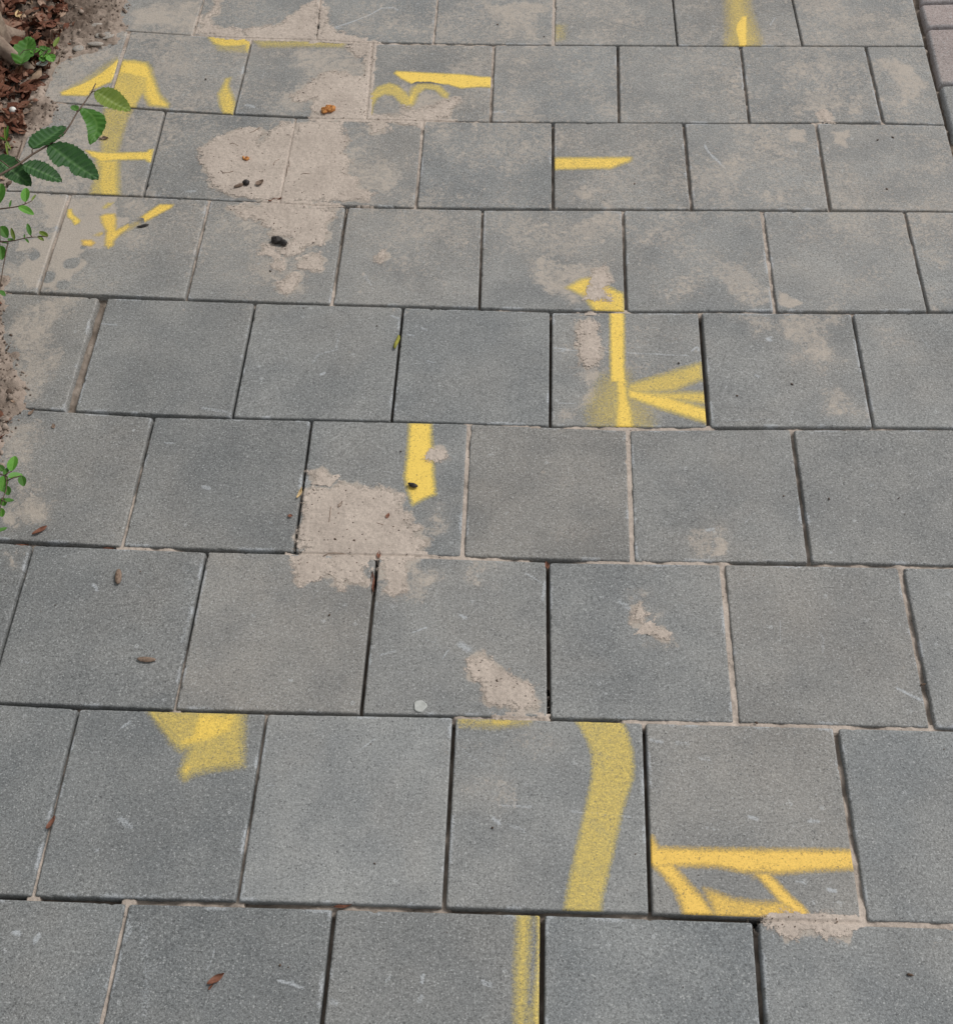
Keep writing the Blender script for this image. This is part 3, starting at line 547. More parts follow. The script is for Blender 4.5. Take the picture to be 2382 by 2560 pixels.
# ---------------------------------------------------------------- spray paint, each mark a thin coat on its slab
# layers: polygon, cover, soft edge mm
P_ = lambda pts: np.array([ground(*p) for p in pts])
MARKS = [
 ('B0', 0, [(T(0,0,[(905,455),(915,470),(890,570),(855,630),(700,700),(690,730),(660,738),(475,732),(468,710),(640,640),(780,560),(860,495)]), .97, 3), (T(0,0,[(900,440),(910,470),(840,580),(600,680),(470,705),(640,610),(800,500)]), .4, 8)]),
 ('B1', 0, [(T(0,0,[(940,462),(1040,460),(1130,480),(1165,530),(1190,640),(1230,720),(1300,800),(1290,825),(1150,810),(1120,770),(1100,720),(1060,790),(1045,840),(790,840),(820,700),(870,640),(920,520)]), .74, 3),
   (T(0,0,[(940,462),(1130,480),(1165,530),(1180,620),(1000,580),(900,560)]), 1.0, 6), (T(0,0,[(1100,540),(1180,580),(1230,720),(1300,800),(1290,825),(1150,810),(1110,730)]), .93, 5)]),
 ('B1', 0, [(P_([(519,90),(600,90),(632,92),(626,118),(617,129),(612,124),(611,112),(600,114),(560,115),(535,109)]), .88, 4), (P_([(530,90),(630,90),(620,130),(545,124)]), .42, 8)]),
 ('B1', 0, [(T(0,0,[(1740,600),(1775,593),(1762,660),(1800,750),(1815,800),(1800,875),(1720,870),(1690,800),(1680,720),(1720,650)]), .8, 4)]),
 ('B2', 0, [(T(1,0,[(100,312),(560,306),(820,325),(790,362),(560,357),(170,362)]), .50, 6)]),
 ('B3', .1, [(T(1,0,[(1190,562),(1205,545),(1400,555),(1720,570),(1850,588),(1950,590),(1945,668),(1850,665),(1700,675),(1600,645),(1320,640),(1240,600)]), 1.1, 3)]),
 ('B3', 0, [(T(1,0,[(980,890),(990,800),(1010,720),(1060,665),(1150,635),(1220,655),(1280,710),(1305,740),(1325,690),(1365,640),(1460,638),(1540,655),(1610,720),(1600,755),(1560,745),(1500,690),(1430,682),(1375,720),(1345,800),(1300,832),(1240,795),(1180,735),(1110,725),(1060,755),(1025,820),(1015,900)]), .66, 3), (T(1,0,[(1310,730),(1330,680),(1370,650),(1370,700),(1340,790),(1300,820),(1280,770)]), .95, 6)]),
 ('C0', 0, [(T(0,0,[(805,830),(1025,840),(980,930),(940,1060),(915,1160),(917,1510),(770,1510),(690,1500),(720,1400),(750,1300),(740,1240),(780,1160),(770,1000),(795,900)]), .56, 5),
   (T(0,0,[(740,1230),(915,1230),(917,1510),(770,1510),(745,1420),(760,1350)]), .80, 6), (T(0,0,[(660,1158),(760,1172),(900,1175),(1130,1170),(1150,1150),(1180,1150),(1170,1240),(1150,1250),(1120,1228),(900,1232),(780,1248),(700,1200)]), 1.0, 3)]),
 ('D1', 0, [(KC([(910,500),(960,490),(980,560),(1080,650),(1060,690),(1000,710),(960,640),(900,600)]), .95, 2)]),
 ('D1', 0, [(KC([(1380,470),(1440,415),(1520,410),(1480,450),(1400,495)]), .72, 3)]),
 ('D1', .3, [(KC([(1350,590),(1420,560),(1540,560),(1560,620),(1560,780),(1720,700),(1750,740),(1600,850),(1530,930),(1520,990),(1460,1025),(1410,980),(1420,860),(1430,790),(1370,680)]), .9, 3), (KC([(1480,780),(1560,790),(1880,650),(1880,700),(1600,860)]), .45, 5)]),
 ('D1', .3, [(KC([(1260,850),(1330,810),(1420,790),(1430,830),(1320,860)]), .6, 3)]),
 ('D1', .7, [(KC([(1100,915),(1220,910),(1270,950),(1230,990),(1120,980)]), 1.0, 3)]),
 ('D1', .3, [(T(0,0,[(1050,1697),(1230,1575),(1335,1578),(1320,1602),(1110,1712),(1060,1707)]), 1.0, 3)]),
 ('C4', .2, [(T(2,0,[(560,1215),(1100,1212),(1168,1213),(1162,1240),(1080,1268),(1010,1300),(800,1300),(560,1307)]), .92, 4)]),
 ('A4', 0, [(T(2,0,[(560,185),(660,190),(655,300),(560,320)]), .34, 9)]),
 ('A5', .2, [(T(3,0,[(100,-60),(265,-60),(285,80),(330,200),(370,330),(300,370),(100,360),(115,200)]), .58, 12), (T(3,0,[(225,120),(262,118),(265,360),(203,360),(175,215),(182,180)]), 1.1, 3)]),
 ('D4', 0, [(T(2,1,[(662,242),(780,175),(860,163),(910,195),(1000,238),(1110,290),(1120,440),(885,430),(850,385),(800,310)]), .9, 4)]),
 ('E4', .1, [(T(2,1,[(1003,425),(1110,425),(1112,850),(1125,980),(1005,970),(1005,800)]), 1.05, 3), (T(2,1,[(1045,930),(1130,960),(1145,1100),(1175,1200),(1190,1340),(1040,1340),(1050,1100)]), 1.0, 5),
   (T(2,1,[(860,1120),(960,930),(1130,900),(1160,1050),(1300,1200),(1320,1330),(870,1330),(840,1200)]), .50, 16), (T(2,1,[(1130,990),(1715,815),(1725,945),(1500,1040),(1140,1070)]), .70, 5),
   (T(2,1,[(1140,1030),(1460,1048),(1760,1048),(1760,1140),(1480,1115),(1300,1125)]), .78, 5), (T(2,1,[(1130,1020),(1460,1085),(1780,1185),(1780,1295),(1400,1180),(1140,1090)]), 1.0, 5)]),
 ('F2', 0, [(T(1,1,[(1308,1285),(1470,1285),(1482,1560),(1503,1835),(1410,1870),(1330,1917),(1290,1790),(1270,1700),(1295,1500)]), 1.12, 4)]),
 ('H1', .05, [(P_([(366,1770),(612,1780),(608,1916),(540,1924),(490,1935),(460,1950),(450,1932),(472,1868),(445,1869),(412,1830)]), .66, 6), (P_([(490,1775),(600,1778),(585,1835),(520,1862),(455,1872),(430,1850),(470,1835)]), .95, 8), (P_([(366,1770),(385,1775),(440,1845),(445,1869),(412,1830)]), .9, 4), (P_([(452,1930),(465,1900),(490,1915),(462,1950)]), .9, 5)]),
 ('H3', .1, [(P_([(1134,1790),(1330,1798),(1322,1810),(1240,1820),(1150,1815)]), .52, 6), (P_([(1225,1796),(1285,1800),(1270,1815),(1230,1813)]), .85, 4)]),
 ('H3', 0, [(np.vstack([T(2,2,[(715,1585),(1085,1590),(1140,1700),(1178,1850),(1187,1973)]), T(2,3,[(1180,80),(1100,330),(1020,700),(945,1000),(935,1120),(638,1120),(700,800),(780,440),(860,80)]), T(2,2,[(862,1880),(830,1780),(780,1680)])]), .66, 3)]),
 ('H4', .75, [(P_([(1621,2108),(1630,2092),(1645,2121),(1800,2124),(2127,2127),(2140,2140),(2140,2172),(2040,2176),(1940,2184),(1860,2180),(1790,2166),(1690,2165),(1640,2172),(1621,2160)]), 1.05, 4),
   (T(2,3,[(1320,740),(1480,735),(1570,850),(1710,1000),(1820,1150),(1580,1150),(1510,960),(1430,850)]), 1.05, 4),
   (T(3,3,[(325,815),(430,815),(600,990),(700,1070),(765,1175),(605,1175),(600,1090),(515,1030)]), 1.05, 3), (T(3,3,[(230,740),(400,740),(440,830),(320,840)]), .5, 7),
   (T(3,3,[(-70,930),(0,950),(150,1008),(350,1038),(560,1033),(640,1090),(620,1175),(450,1175),(20,1165),(0,1100)]), .82, 4)]),
 ('I2', 0, [(T(2,3,[(290,1120),(388,1120),(382,1400),(352,1973),(345,2200),(260,2200),(268,1973),(275,1500)]), .70, 5), (T(2,3,[(425,1120),(475,1120),(465,2200),(395,2200),(400,1900),(428,1600),(442,1300)]), .72, 3), (T(2,3,[(330,1820),(420,1820),(420,2200),(330,2200)]), .5, 8)]),
]
SAMPLE = .0017
for key, warm, layers in MARKS:
    quad, tilt, z0, seed, c = slab_info[key]
    A, B, x, y, z, d, wd, hg = slab_top(quad, SAMPLE, tilt, z0, seed)
    dens = np.zeros(x.shape); wob = fbm(x, y, 160, 2, 77)*.0006
    for poly, cov, soft in layers:
        s = soft*.0023; dens = np.maximum(dens, cov*sstep(-s, s, sdf(poly, x, y)+wob))
    dens = dens*(1-.10*sstep(.0, .8, fbm(x, y, 30, 4, seed+40)))
    keep = dens > .015; F = grid_faces(*A.shape); F = F[keep.ravel()[F].any(1)]
    used = np.unique(F); remap = np.full(x.size, -1); remap[used] = np.arange(len(used))
    V = np.stack([x.ravel(), y.ravel(), z.ravel()+.00022], 1)[used]
    V = V - [c[0], c[1], 0]
    o = make_mesh('paint_mark', V, remap[F], M_PAINT, {'cover': dens.ravel()[used], 'warm': np.full(len(used), warm)}, parent=slab_obj[key])

# ---------------------------------------------------------------- sand in the joints and spilled over the slabs (one uncountable mass)
RES = .0017
bx0, bx1 = min(s[2][:, 0].min() for s in SLABS), max(s[2][:, 0].max() for s in SLABS)
by0, by1 = min(s[2][:, 1].min() for s in SLABS), max(s[2][:, 1].max() for s in SLABS)
gx = np.arange(bx0-.01, bx1+.05, RES); gy = np.arange(by0-.01, by1+.02, RES)
JG = np.zeros((len(gx), len(gy)), bool); BD = np.ones((len(gx), len(gy)), np.float32); SZ = np.full((len(gx), len(gy)), -9.0, np.float32); DP = np.ones((len(gx), len(gy)), np.float32)
def window(x0, x1, y0, y1):
    i0 = max(0, int((x0-gx[0])/RES)); i1 = min(len(gx), int((x1-gx[0])/RES)+2)
    j0 = max(0, int((y0-gy[0])/RES)); j1 = min(len(gy), int((y1-gy[0])/RES)+2)
    return slice(i0, i1), slice(j0, j1)
def joint(a, b, f0, f1, wd):
    m = wd*.0005+.007
    si, sj = window(min(a[0], b[0])-m, max(a[0], b[0])+m, min(a[1], b[1])-m, max(a[1], b[1])+m)
    X, Y = np.meshgrid(gx[si], gy[sj], indexing='ij')
    if X.size == 0: return
    e = b-a; t = np.clip(((X-a[0])*e[0]+(Y-a[1])*e[1])/(e@e), 0, 1)
    q = np.hypot(X-a[0]-t*e[0], Y-a[1]-t*e[1])
    f = f0+(f1-f0)*t + fbm(X, Y, 24, 3, 3)*.22
    f = np.clip(f, 0, 1)
    z = -.026+.0232*f**.85 + fbm(X, Y, 150, 3, 9)*.0008 - .0012*sstep(.3*m, m, q)
    JG[si, sj] |= q < wd*.0005-.0008
    ok = (q < m) & (z > SZ[si, sj])
    SZ[si, sj] = np.where(ok, z, SZ[si, sj]); DP[si, sj] = np.where(ok, np.clip(1.05-1.25*f, 0, 1), DP[si, sj])
for r, j in VSEG: joint(j[1], j[2], j[3], j[4], j[5])
for k, p in HW.items():
    for a, b in zip(p[:-1], p[1:]):
        if a[0] > right_edge(a[1])+.05: continue
        joint(a[:2], b[:2], a[2], b[2], HGAP[k])
ye = np.linspace(by0, by1, 20)
for a, b in zip(ye[:-1], ye[1:]): joint(np.array([right_edge(a)+.006, a]), np.array([right_edge(b)+.006, b]), .05, .05, 18)
for p in THICK:
    m = .02; si, sj = window(p[:, 0].min()-m, p[:, 0].max()+m, p[:, 1].min()-m, p[:, 1].max()+m)
    X, Y = np.meshgrid(gx[si], gy[sj], indexing='ij')
    s = sdf(p, X, Y) + fbm(X, Y, 38, 4, 51, .6)*.0095
    z = -.0008 + .0020*sstep(-.020, .002, s) + .0008*sstep(.0, .03, s) + fbm(X, Y, 70, 4, 61)*.0006 + fbm(X, Y, 260, 2, 67)*.00025
    z = z - .0022*JG[si, sj]
    body = sstep(-.017, .015, s)*(.86+.14*sstep(.01, .04, s))
    ok = (z > SZ[si, sj]) & (s > -.022)
    cov = SZ[si, sj] < -.012
    BD[si, sj] = np.where(ok, np.where((SZ[si, sj] > -1) & ~cov & (s < .004), 1.0, body), BD[si, sj])
    DP[si, sj] = np.where(ok, np.minimum(DP[si, sj], .25*JG[si, sj]), DP[si, sj]); SZ[si, sj] = np.where(ok, z, SZ[si, sj])
keep = SZ > -1; nyy = len(gy)
cell = keep[:-1, :-1] & keep[1:, :-1] & keep[:-1, 1:] & keep[1:, 1:]
i, j = np.nonzero(cell); a = i*nyy+j; F = np.stack([a, a+nyy, a+nyy+1, a+1], 1)
used = np.unique(F); remap = np.full(SZ.size, -1, np.int64); remap[used] = np.arange(len(used))
V = np.stack([gx[used//nyy], gy[used % nyy], SZ.ravel()[used]], 1)
sand = make_mesh('joint_sand', V, remap[F], M_SAND, {'damp': DP.ravel()[used]*.92, 'body': BD.ravel()[used]})
tag(sand, 'pale dry sand filling joints and spilled over the grey slabs', kind='stuff')

# bedding below everything, wide enough for other viewpoints
ground_o = make_mesh('ground', np.array([(-30, -30, -.056), (30, -30, -.056), (30, 30, -.056), (-30, 30, -.056)]), [(0, 1, 2, 3)], M_BED)
tag(ground_o, 'dark earth under the paving', kind='structure')
# paving outside the picture, one structure
VV, FF, at = [], [], 0
def block(q, zt=0.0):
    global at
    A, B, x, y, z, d, wd, hg = slab_top(q, .03, (0, 0), zt, 3)
    V = np.stack([x, y, z], -1).reshape(-1, 3); F = grid_faces(*A.shape); nx, ny = A.shape
    idx = np.arange(nx*ny).reshape(nx, ny); ring = np.concatenate([idx[:, 0], idx[-1, 1:], idx[-2::-1, -1], idx[0, -2:0:-1]])
    W_ = V[ring].copy(); W_[:, 2] = -.055; b = len(V); n = len(ring); ii = np.arange(n); jj = (ii+1) % n
    V = np.vstack([V, W_]); F = np.vstack([F, np.stack([ring[jj], ring[ii], b+ii, b+jj], 1)])
    VV.append(V); FF.append(F+at); at += len(V)
for q in outer: block(q)
ytop = hj_y('ZA', 0)+.003; ybot = hj_y('IJ', 0)-.003
for m in range(6):
    for k in range(-8 if m else -7, 9):
        x0 = k*PITCH+(m % 2)*PITCH/2
        y0 = ytop+m*PITCH+.012; e = right_edge(y0)
        if x0 > -.9 and x0+PITCH < e: block(np.array([(x0, y0+.298), (x0+.298, y0+.298), (x0+.298, y0), (x0, y0)]))
        y1 = ybot-m*PITCH-.02; e = right_edge(y1)
        if m < 3 and x0 > -1.6 and x0+PITCH < e+.1: block(np.array([(x0, y1), (x0+.298, y1), (x0+.298, y1-.298), (x0, y1-.298)]))
V = np.vstack(VV)
pav = make_mesh('pavement', V, np.vstack(FF), M_SLAB, {'dust': np.full(len(V), .3), 'scuff': np.zeros(len(V)), 'tone': np.zeros(len(V))})
tag(pav, 'grey slab pavement going on beyond the picture', kind='structure')

# ---------------------------------------------------------------- brick edging on the right
bricks = [([(2302,-56),(2640,-56),(2640,0),(2304,1)], 'pinkish edging brick topmost at the right border, cut by the top edge'),
          ([(2303,9),(2700,10),(2700,62),(2319,63)], 'short pinkish edging brick between two dark joints at the top right corner'),
          ([(2320,71),(2700,70),(2760,202),(2351,205)], 'long pink grey edging brick with white specks at the right border'),
          ([(2354,212),(2760,210),(2820,335),(2386,337)], 'greyer edging brick with a round dark stain on its corner')]
for n_, (q, lab) in enumerate(bricks):
    quad = np.array([ground(*p) for p in q]); rs = random.Random(n_)
    quad[1, 0] = quad[0, 0]+.205; quad[2, 0] = quad[3, 0]+.205; quad[1, 1] = quad[0, 1]; quad[2, 1] = quad[3, 1]
    A, B, x, y, z, d, wd, hg = slab_top(quad, .003, (0, 0), -.001, 90+n_, bev=.005, round_=.008)
    nx, ny = A.shape; V = np.stack([x, y, z], -1).reshape(-1, 3); F = grid_faces(nx, ny)
    idx = np.arange(nx*ny).reshape(nx, ny); ring = np.concatenate([idx[:, 0], idx[-1, 1:], idx[-2::-1, -1], idx[0, -2:0:-1]])
    W_ = V[ring].copy(); W_[:, 2] = -.055; b = len(V); n = len(ring); ii = np.arange(n); jj = (ii+1) % n
    V = np.vstack([V, W_]); F = np.vstack([F, np.stack([ring[jj], ring[ii], b+ii, b+jj], 1)])
    c = quad.mean(0)
    o = make_mesh('edging_brick', V, F, M_BRICK if n_ < 3 else M_SLAB, {'dust': np.full(len(V), .26), 'scuff': np.concatenate([(sstep(.012, .002, d)*.55).ravel(), np.zeros(n)]), 'tone': np.full(len(V), (0, .02, -.02, .1)[n_])}, origin=(c[0], c[1], 0))
    tag(o, lab, 'brick', 'concrete bricks edging the pavement')
#STAIN

# ---------------------------------------------------------------- soil and litter by the hedge
SOILP = np.vstack([P_([(-700,-250),(330,-250),(318,-20),(312,66),(292,112),(255,122),(215,136),(170,152),(139,166),(120,215),(108,238),(150,262),(152,285),(118,318),(62,352),(30,420),(6,478),(-70,560),(-70,640),(12,700),(4,780),(20,850),(48,935),(64,985),(52,1010),(38,1050),(26,1085),(5,1110),(-8,1170),(-30,1300),(-90,1420),(-180,1700),(-700,1700)])])
x0, x1, y0, y1 = SOILP[:, 0].min(), SOILP[:, 0].max()+.05, SOILP[:, 1].min(), SOILP[:, 1].max()
x0 = max(x0, -2.4)
ax = np.arange(x0, x1, .004); ay = np.arange(y0, y1, .004); X, Y = np.meshgrid(ax, ay, indexing='ij')
S = sdf(SOILP, X, Y) + fbm(X, Y, 22, 4, 71, .6)*.014
def soil_z(X, Y, S): return -.006 + .011*sstep(-.018, .02, S) + .03*sstep(.03, .45, S) + (fbm(X, Y, 55, 5, 81, .72)*.0062+np.abs(fbm(X, Y, 20, 2, 88))*.004)*sstep(-.01, .03, S)
Z = soil_z(X, Y, S); keep = S > -.03
F = grid_faces(*X.shape); F = F[keep.ravel()[F].all(1)]; used = np.unique(F); remap = np.full(X.size, -1); remap[used] = np.arange(len(used))
damp = np.clip(sstep(.0, .14, S)*.75 + fbm(X, Y, 14, 3, 91)*.35, 0, 1)*sstep(0, .04, S)
soil = make_mesh('soil', np.stack([X.ravel(), Y.ravel(), Z.ravel()], 1)[used], remap[F], M_SOIL, {'damp': damp.ravel()[used]})
tag(soil, 'brown crumbly soil of the hedge bed', kind='structure')

class Mb:                                            # collects pieces into one mesh
    def __init__(s): s.v = []; s.f = []; s.a = {}; s.n = 0
    def add(s, V, F, **at):
        V = np.asarray(V, float); s.v.append(V); s.f += [tuple(int(i)+s.n for i in f) for f in F]; s.n += len(V)
        for k, v in at.items(): s.a.setdefault(k, []).append(np.full(len(V), v) if np.isscalar(v) else np.asarray(v))
    def build(s, name, mat, parent=None, origin=None, smooth=True):
        return make_mesh(name, np.vstack(s.v), s.f, mat, {k: np.concatenate(v) for k, v in s.a.items()}, parent, smooth, origin)
def rotm(ax, ay, az):
    return np.array(Matrix.Rotation(az, 3, 'Z') @ Matrix.Rotation(ay, 3, 'Y') @ Matrix.Rotation(ax, 3, 'X'))
def curl_leaf(L, Wd, curl, fold, n=5, m=5, rs=random):
    V = []; ph = rs.uniform(0, 6)
    for i in range(n):
        t = i/(n-1); wdt = Wd*math.sin(math.pi*min(.97, max(.04, t**.85)))
        for j in range(m):
            s = (j/(m-1)-.5)
            V.append(((t-.5)*L*(1-.2*abs(curl)), s*wdt*(1-.25*abs(fold)), curl*L*.45*((t-.5)**2*2-.3) + fold*abs(s)*wdt*1.2 + .06*L*math.sin(7*t+9*s+ph)))
    F = [(i*m+j, (i+1)*m+j, (i+1)*m+j+1, i*m+j+1) for i in range(n-1) for j in range(m-1)]
    return np.array(V), F
def lump(rx, ry, rz, seed, k=10, rough=.18):
    V = []; F = []; R = np.random.default_rng(seed); nl = 7
    a0, a1 = R.uniform(0, 6, 2)
    for i in range(nl+1):
        th = math.pi*i/nl
        for j in range(k):
            ph = 2*math.pi*j/k
            r = 1+rough*(math.sin(2*ph+a0)*math.sin(th)*.8+math.sin(3*ph+2*th+a1)*.5+R.normal()*.25)
            V.append((rx*r*math.sin(th)*math.cos(ph), ry*r*math.sin(th)*math.sin(ph), rz*r*math.cos(th)))
    for i in range(nl):
        for j in range(k): F.append((i*k+j, (i+1)*k+j, (i+1)*k+(j+1) % k, i*k+(j+1) % k))
    return np.array(V), F
def soil_h(x, y):
    X = np.array([x]); Y = np.array([y]); S = sdf(SOILP, X, Y); return float(soil_z(X, Y, S)[0]), float(S[0])

# leaf litter, uncountable
mb = Mb(); rs = random.Random(4); n = 0
DENSE = P_([(0,0),(170,0),(150,120),(120,170),(95,235),(70,260),(60,330),(20,350),(0,440),(-400,500),(-500,0),(-400,-200),(120,-200)])
cx0, cx1 = ground(-500, -180)[0], ground(330, 0)[0]
while n < 2600:
    px = rs.uniform(-420, 330); py = rs.uniform(-200, 1350)
    g = ground(px, py); sd = sdf(DENSE, np.array([g[0]]), np.array([g[1]]))[0]; z, s = soil_h(*g)
    if s < .004: continue
    p = 1.0 if sd > 0 else math.exp(sd/.03)*.6+.05
    if px > 60 and sd < 0: p *= .5
    if rs.random() > p: continue
    L = rs.uniform(.022, .058)*(1 if sd > 0 else .45)
    V, F = curl_leaf(L, L*rs.uniform(.35, .62), rs.uniform(-.9, .9), rs.uniform(-.6, .6), rs=rs)
    V = V @ rotm(rs.gauss(0, .45), rs.gauss(0, .35), rs.uniform(0, 6.28)).T + [g[0], g[1], z+rs.uniform(.001, .016 if sd > 0 else .004)]
    mb.add(V, F, rnd=min(1, max(0, rs.gauss(.5 if sd > 0 else .72, .24)))); n += 1
lit = mb.build('leaf_litter', M_LITTER); tag(lit, 'brown dry leaf litter at the foot of the hedge', kind='stuff')

# crumbs of earth and grit
mb = Mb(); rs = random.Random(9)
def crumb(g, z, r):
    r *= .78; V, F = lump(r*rs.uniform(.7, 1.5), r*rs.uniform(.5, 1.0), r*.6, rs.randrange(9999), 6, .25)
    mb.add(V @ rotm(0, 0, rs.uniform(0, 6)).T + [g[0], g[1], z+r*.3], F)
mb_soil = Mb()
n = 0
while n < 2600:
    px = rs.uniform(-120, 330); py = rs.uniform(-60, 1330); g = ground(px, py); z, s = soil_h(*g)
    if s < -.012 or (s < .0 and rs.random() < .6): continue
    r = rs.uniform(.0009, .0032) if rs.random() < .97 else rs.uniform(.004, .008)
    V, F = lump(r*rs.uniform(.8, 1.4), r*rs.uniform(.6, 1.1), r*.7, rs.randrange(9999), 7, .25)
    mb_soil.add(V @ rotm(0, 0, rs.uniform(0, 6)).T + [g[0], g[1], max(z, 0)+r*.25], F, damp=rs.choice((0, 0, .2, .5, .9))); n += 1
o = mb_soil.build('soil_crumbs', M_SOIL); tag(o, 'crumbs of soil and grit along the hedge side of the paving', kind='stuff')
for p in THICK[:2]+THICK[7:9]+THICK[12:14]+THICK[16:17]+THICK[19:20]:
    k = 0; cnt = int(5+60*(np.ptp(p[:, 0])*np.ptp(p[:, 1]))/.05)
    while k < cnt:
        g = np.array([rs.uniform(p[:, 0].min(), p[:, 0].max()), rs.uniform(p[:, 1].min(), p[:, 1].max())])
        if sdf(p, g[:1], g[1:])[0] < -.004: continue
        crumb(g, .0012, rs.uniform(.0007, .0021)); k += 1
for _ in range(90):
    g = ground(rs.uniform(60, 2360), rs.uniform(5, 2550)); crumb(g, .0003, rs.uniform(.0006, .0014))
for c_, r_, x, y, r in ((0,0,1585,610,.0032),(0,0,1520,480,.001),(2,0,135,188,.003),(2,0,492,282,.003),(2,0,1190,1418,.0028),(3,0,1385,1060,.003),(3,0,1268,1080,.0035),(3,0,1340,1458,.0028),(3,1,608,990,.003),(3,1,185,1080,.003),(3,2,1615,1335,.0045),(3,2,335,1628,.003),
                        (3,3,1515,1600,.0045),(3,3,955,1190,.0022),(1,3,310,1525,.0026),(1,3,1038,740,.0018),(1,1,1240,1508,.0026),(1,2,735,215,.0035),(1,2,880,222,.003),(1,2,690,797,.003),(1,1,235,118,.0026),(1,0,432,1892,.0026),(1,0,643,1503,.0024),(1,0,800,910,.003),(1,0,935,846,.0024),
                        (2,1,825,540,.0018),(2,1,1530,828,.003),(2,3,95,465,.003),(1,1,490,402,.0018),(1,1,1055,540,.002),(0,2,1083,460,.002),(2,2,130,1305,.0026),(3,1,543,1852,.002),(3,1,893,1875,.0026),(3,1,1432,1868,.0022)):
    g = T(c_, r_, [(x, y)])[0]; crumb(g, .0008, r)
o = mb.build('loose_crumbs', M_CRUMB); tag(o, 'tiny dark crumbs scattered over slabs and sand', kind='stuff')

# ---------------------------------------------------------------- tree stem at the top left corner
def tube(pts, rad, k=10, seed=0, rough=0.0):
    pts = [Vector(p) for p in pts]; V = []; F = []; R = np.random.default_rng(seed); ph = R.uniform(0, 6, 3)
    for i, p in enumerate(pts):
        d = (pts[min(i+1, len(pts)-1)]-pts[max(i-1, 0)]).normalized()
        a = d.orthogonal().normalized() if i == 0 else (a-d*a.dot(d)).normalized()
        b = d.cross(a)
        for j in range(k):
            t = 2*math.pi*j/k; r = rad[i]*(1+rough*(math.sin(3*t+ph[0]+i*.15)+.6*math.sin(5*t+ph[1]-i*.2)+.4*math.sin(9*t+ph[2])))
            V.append(p+(a*math.cos(t)+b*math.sin(t))*r)
    for i in range(len(pts)-1):
        for j in range(k): F.append((i*k+j, i*k+(j+1) % k, (i+1)*k+(j+1) % k, (i+1)*k+j))
    F.append(tuple(range(k))[::-1]); F.append(tuple(range((len(pts)-1)*k, len(pts)*k)))
    return np.array([tuple(v) for v in V]), F
tb = G3(-22, 150, .0); root = empty('tree', (tb[0], tb[1], 0)); tag(root, 'brown fluted tree stem standing in the leaf litter at the top left corner', 'tree')
pts, rad = [], []
for i in range(26):
    t = i/25; pts.append((.02*math.sin(t*3)-.02*t, .10*t, -.03+1.9*t)); rad.append(.050*(1+.35*math.exp(-t*26))*(1-.15*t))
V, F = tube(pts, rad, 36, 2, .09); m_ = Mb(); m_.add(V, F); m_.build('trunk', M_BARK, root)
rf = Mb()
for an, ln in ((-1.9, .15), (-.5, .16), (.9, .12), (2.6, .14)):
    p2 = [(math.cos(an)*(.02+ln*s), math.sin(an)*(.02+ln*s), .085*(1-s)**1.6+.0) for s in np.linspace(0, 1, 8)]
    V, F = tube(p2, [.020*(1-.75*s)+.003 for s in np.linspace(0, 1, 8)], 14, 5, .08); rf.add(V, F)
rf.build('root', M_BARK, root)

# ---------------------------------------------------------------- leafy shoots
def leaf_mesh(base, tip, width, droop=.0, fold=.25, serr=.13, veins=8, wave=.0, nu=65, nv=13, bend=0.0, bite=0):
    """base, tip: 3-D points; a toothed, pleated leaf blade with real thickness"""
    base = np.array(base); tip = np.array(tip); ax = tip-base; L = np.linalg.norm(ax); ax = ax/L
    side = np.cross(ax, [0, 0, 1.0]); side /= np.linalg.norm(side); nrm = np.cross(side, ax)
    V = []; rib = []
    for i in range(nu):
        t = i/(nu-1)
        wd = width*.64*(math.sin(math.pi*t**.82)**.62 if 0 < t < 1 else .012)
        tooth = 1+serr*(((t*veins*2.5) % 1)-.6)
        for j in range(nv):
            s = (j/(nv-1))*2-1
            q = wd*(1 if abs(s) < .9 else tooth)*s
            if bite and s > .3 and abs(t-.55) < .13: q *= 1-.45*(1-abs(t-.55)/.13)
            pl = math.cos((t*veins-abs(s)*.9)*2*math.pi)*.034*width*min(1, abs(s)*3)*(1 if veins < 20 else 0)
            h = fold*abs(s)*wd + pl - droop*L*t*t + wave*width*math.sin(t*8+s*2)
            lat = bend*L*math.sin(math.pi*t)
            V.append(base+ax*(t*L)+side*(q+lat)+nrm*h)
            rib.append(max(math.exp(-(s/.07)**2), .55*max(0, math.cos((t*veins-abs(s)*.9)*2*math.pi+2.6))**10))
    F = [(i*nv+j, (i+1)*nv+j, (i+1)*nv+j+1, i*nv+j+1) for i in range(nu-1) for j in range(nv-1)]
    return np.array(V), F, np.array(rib)
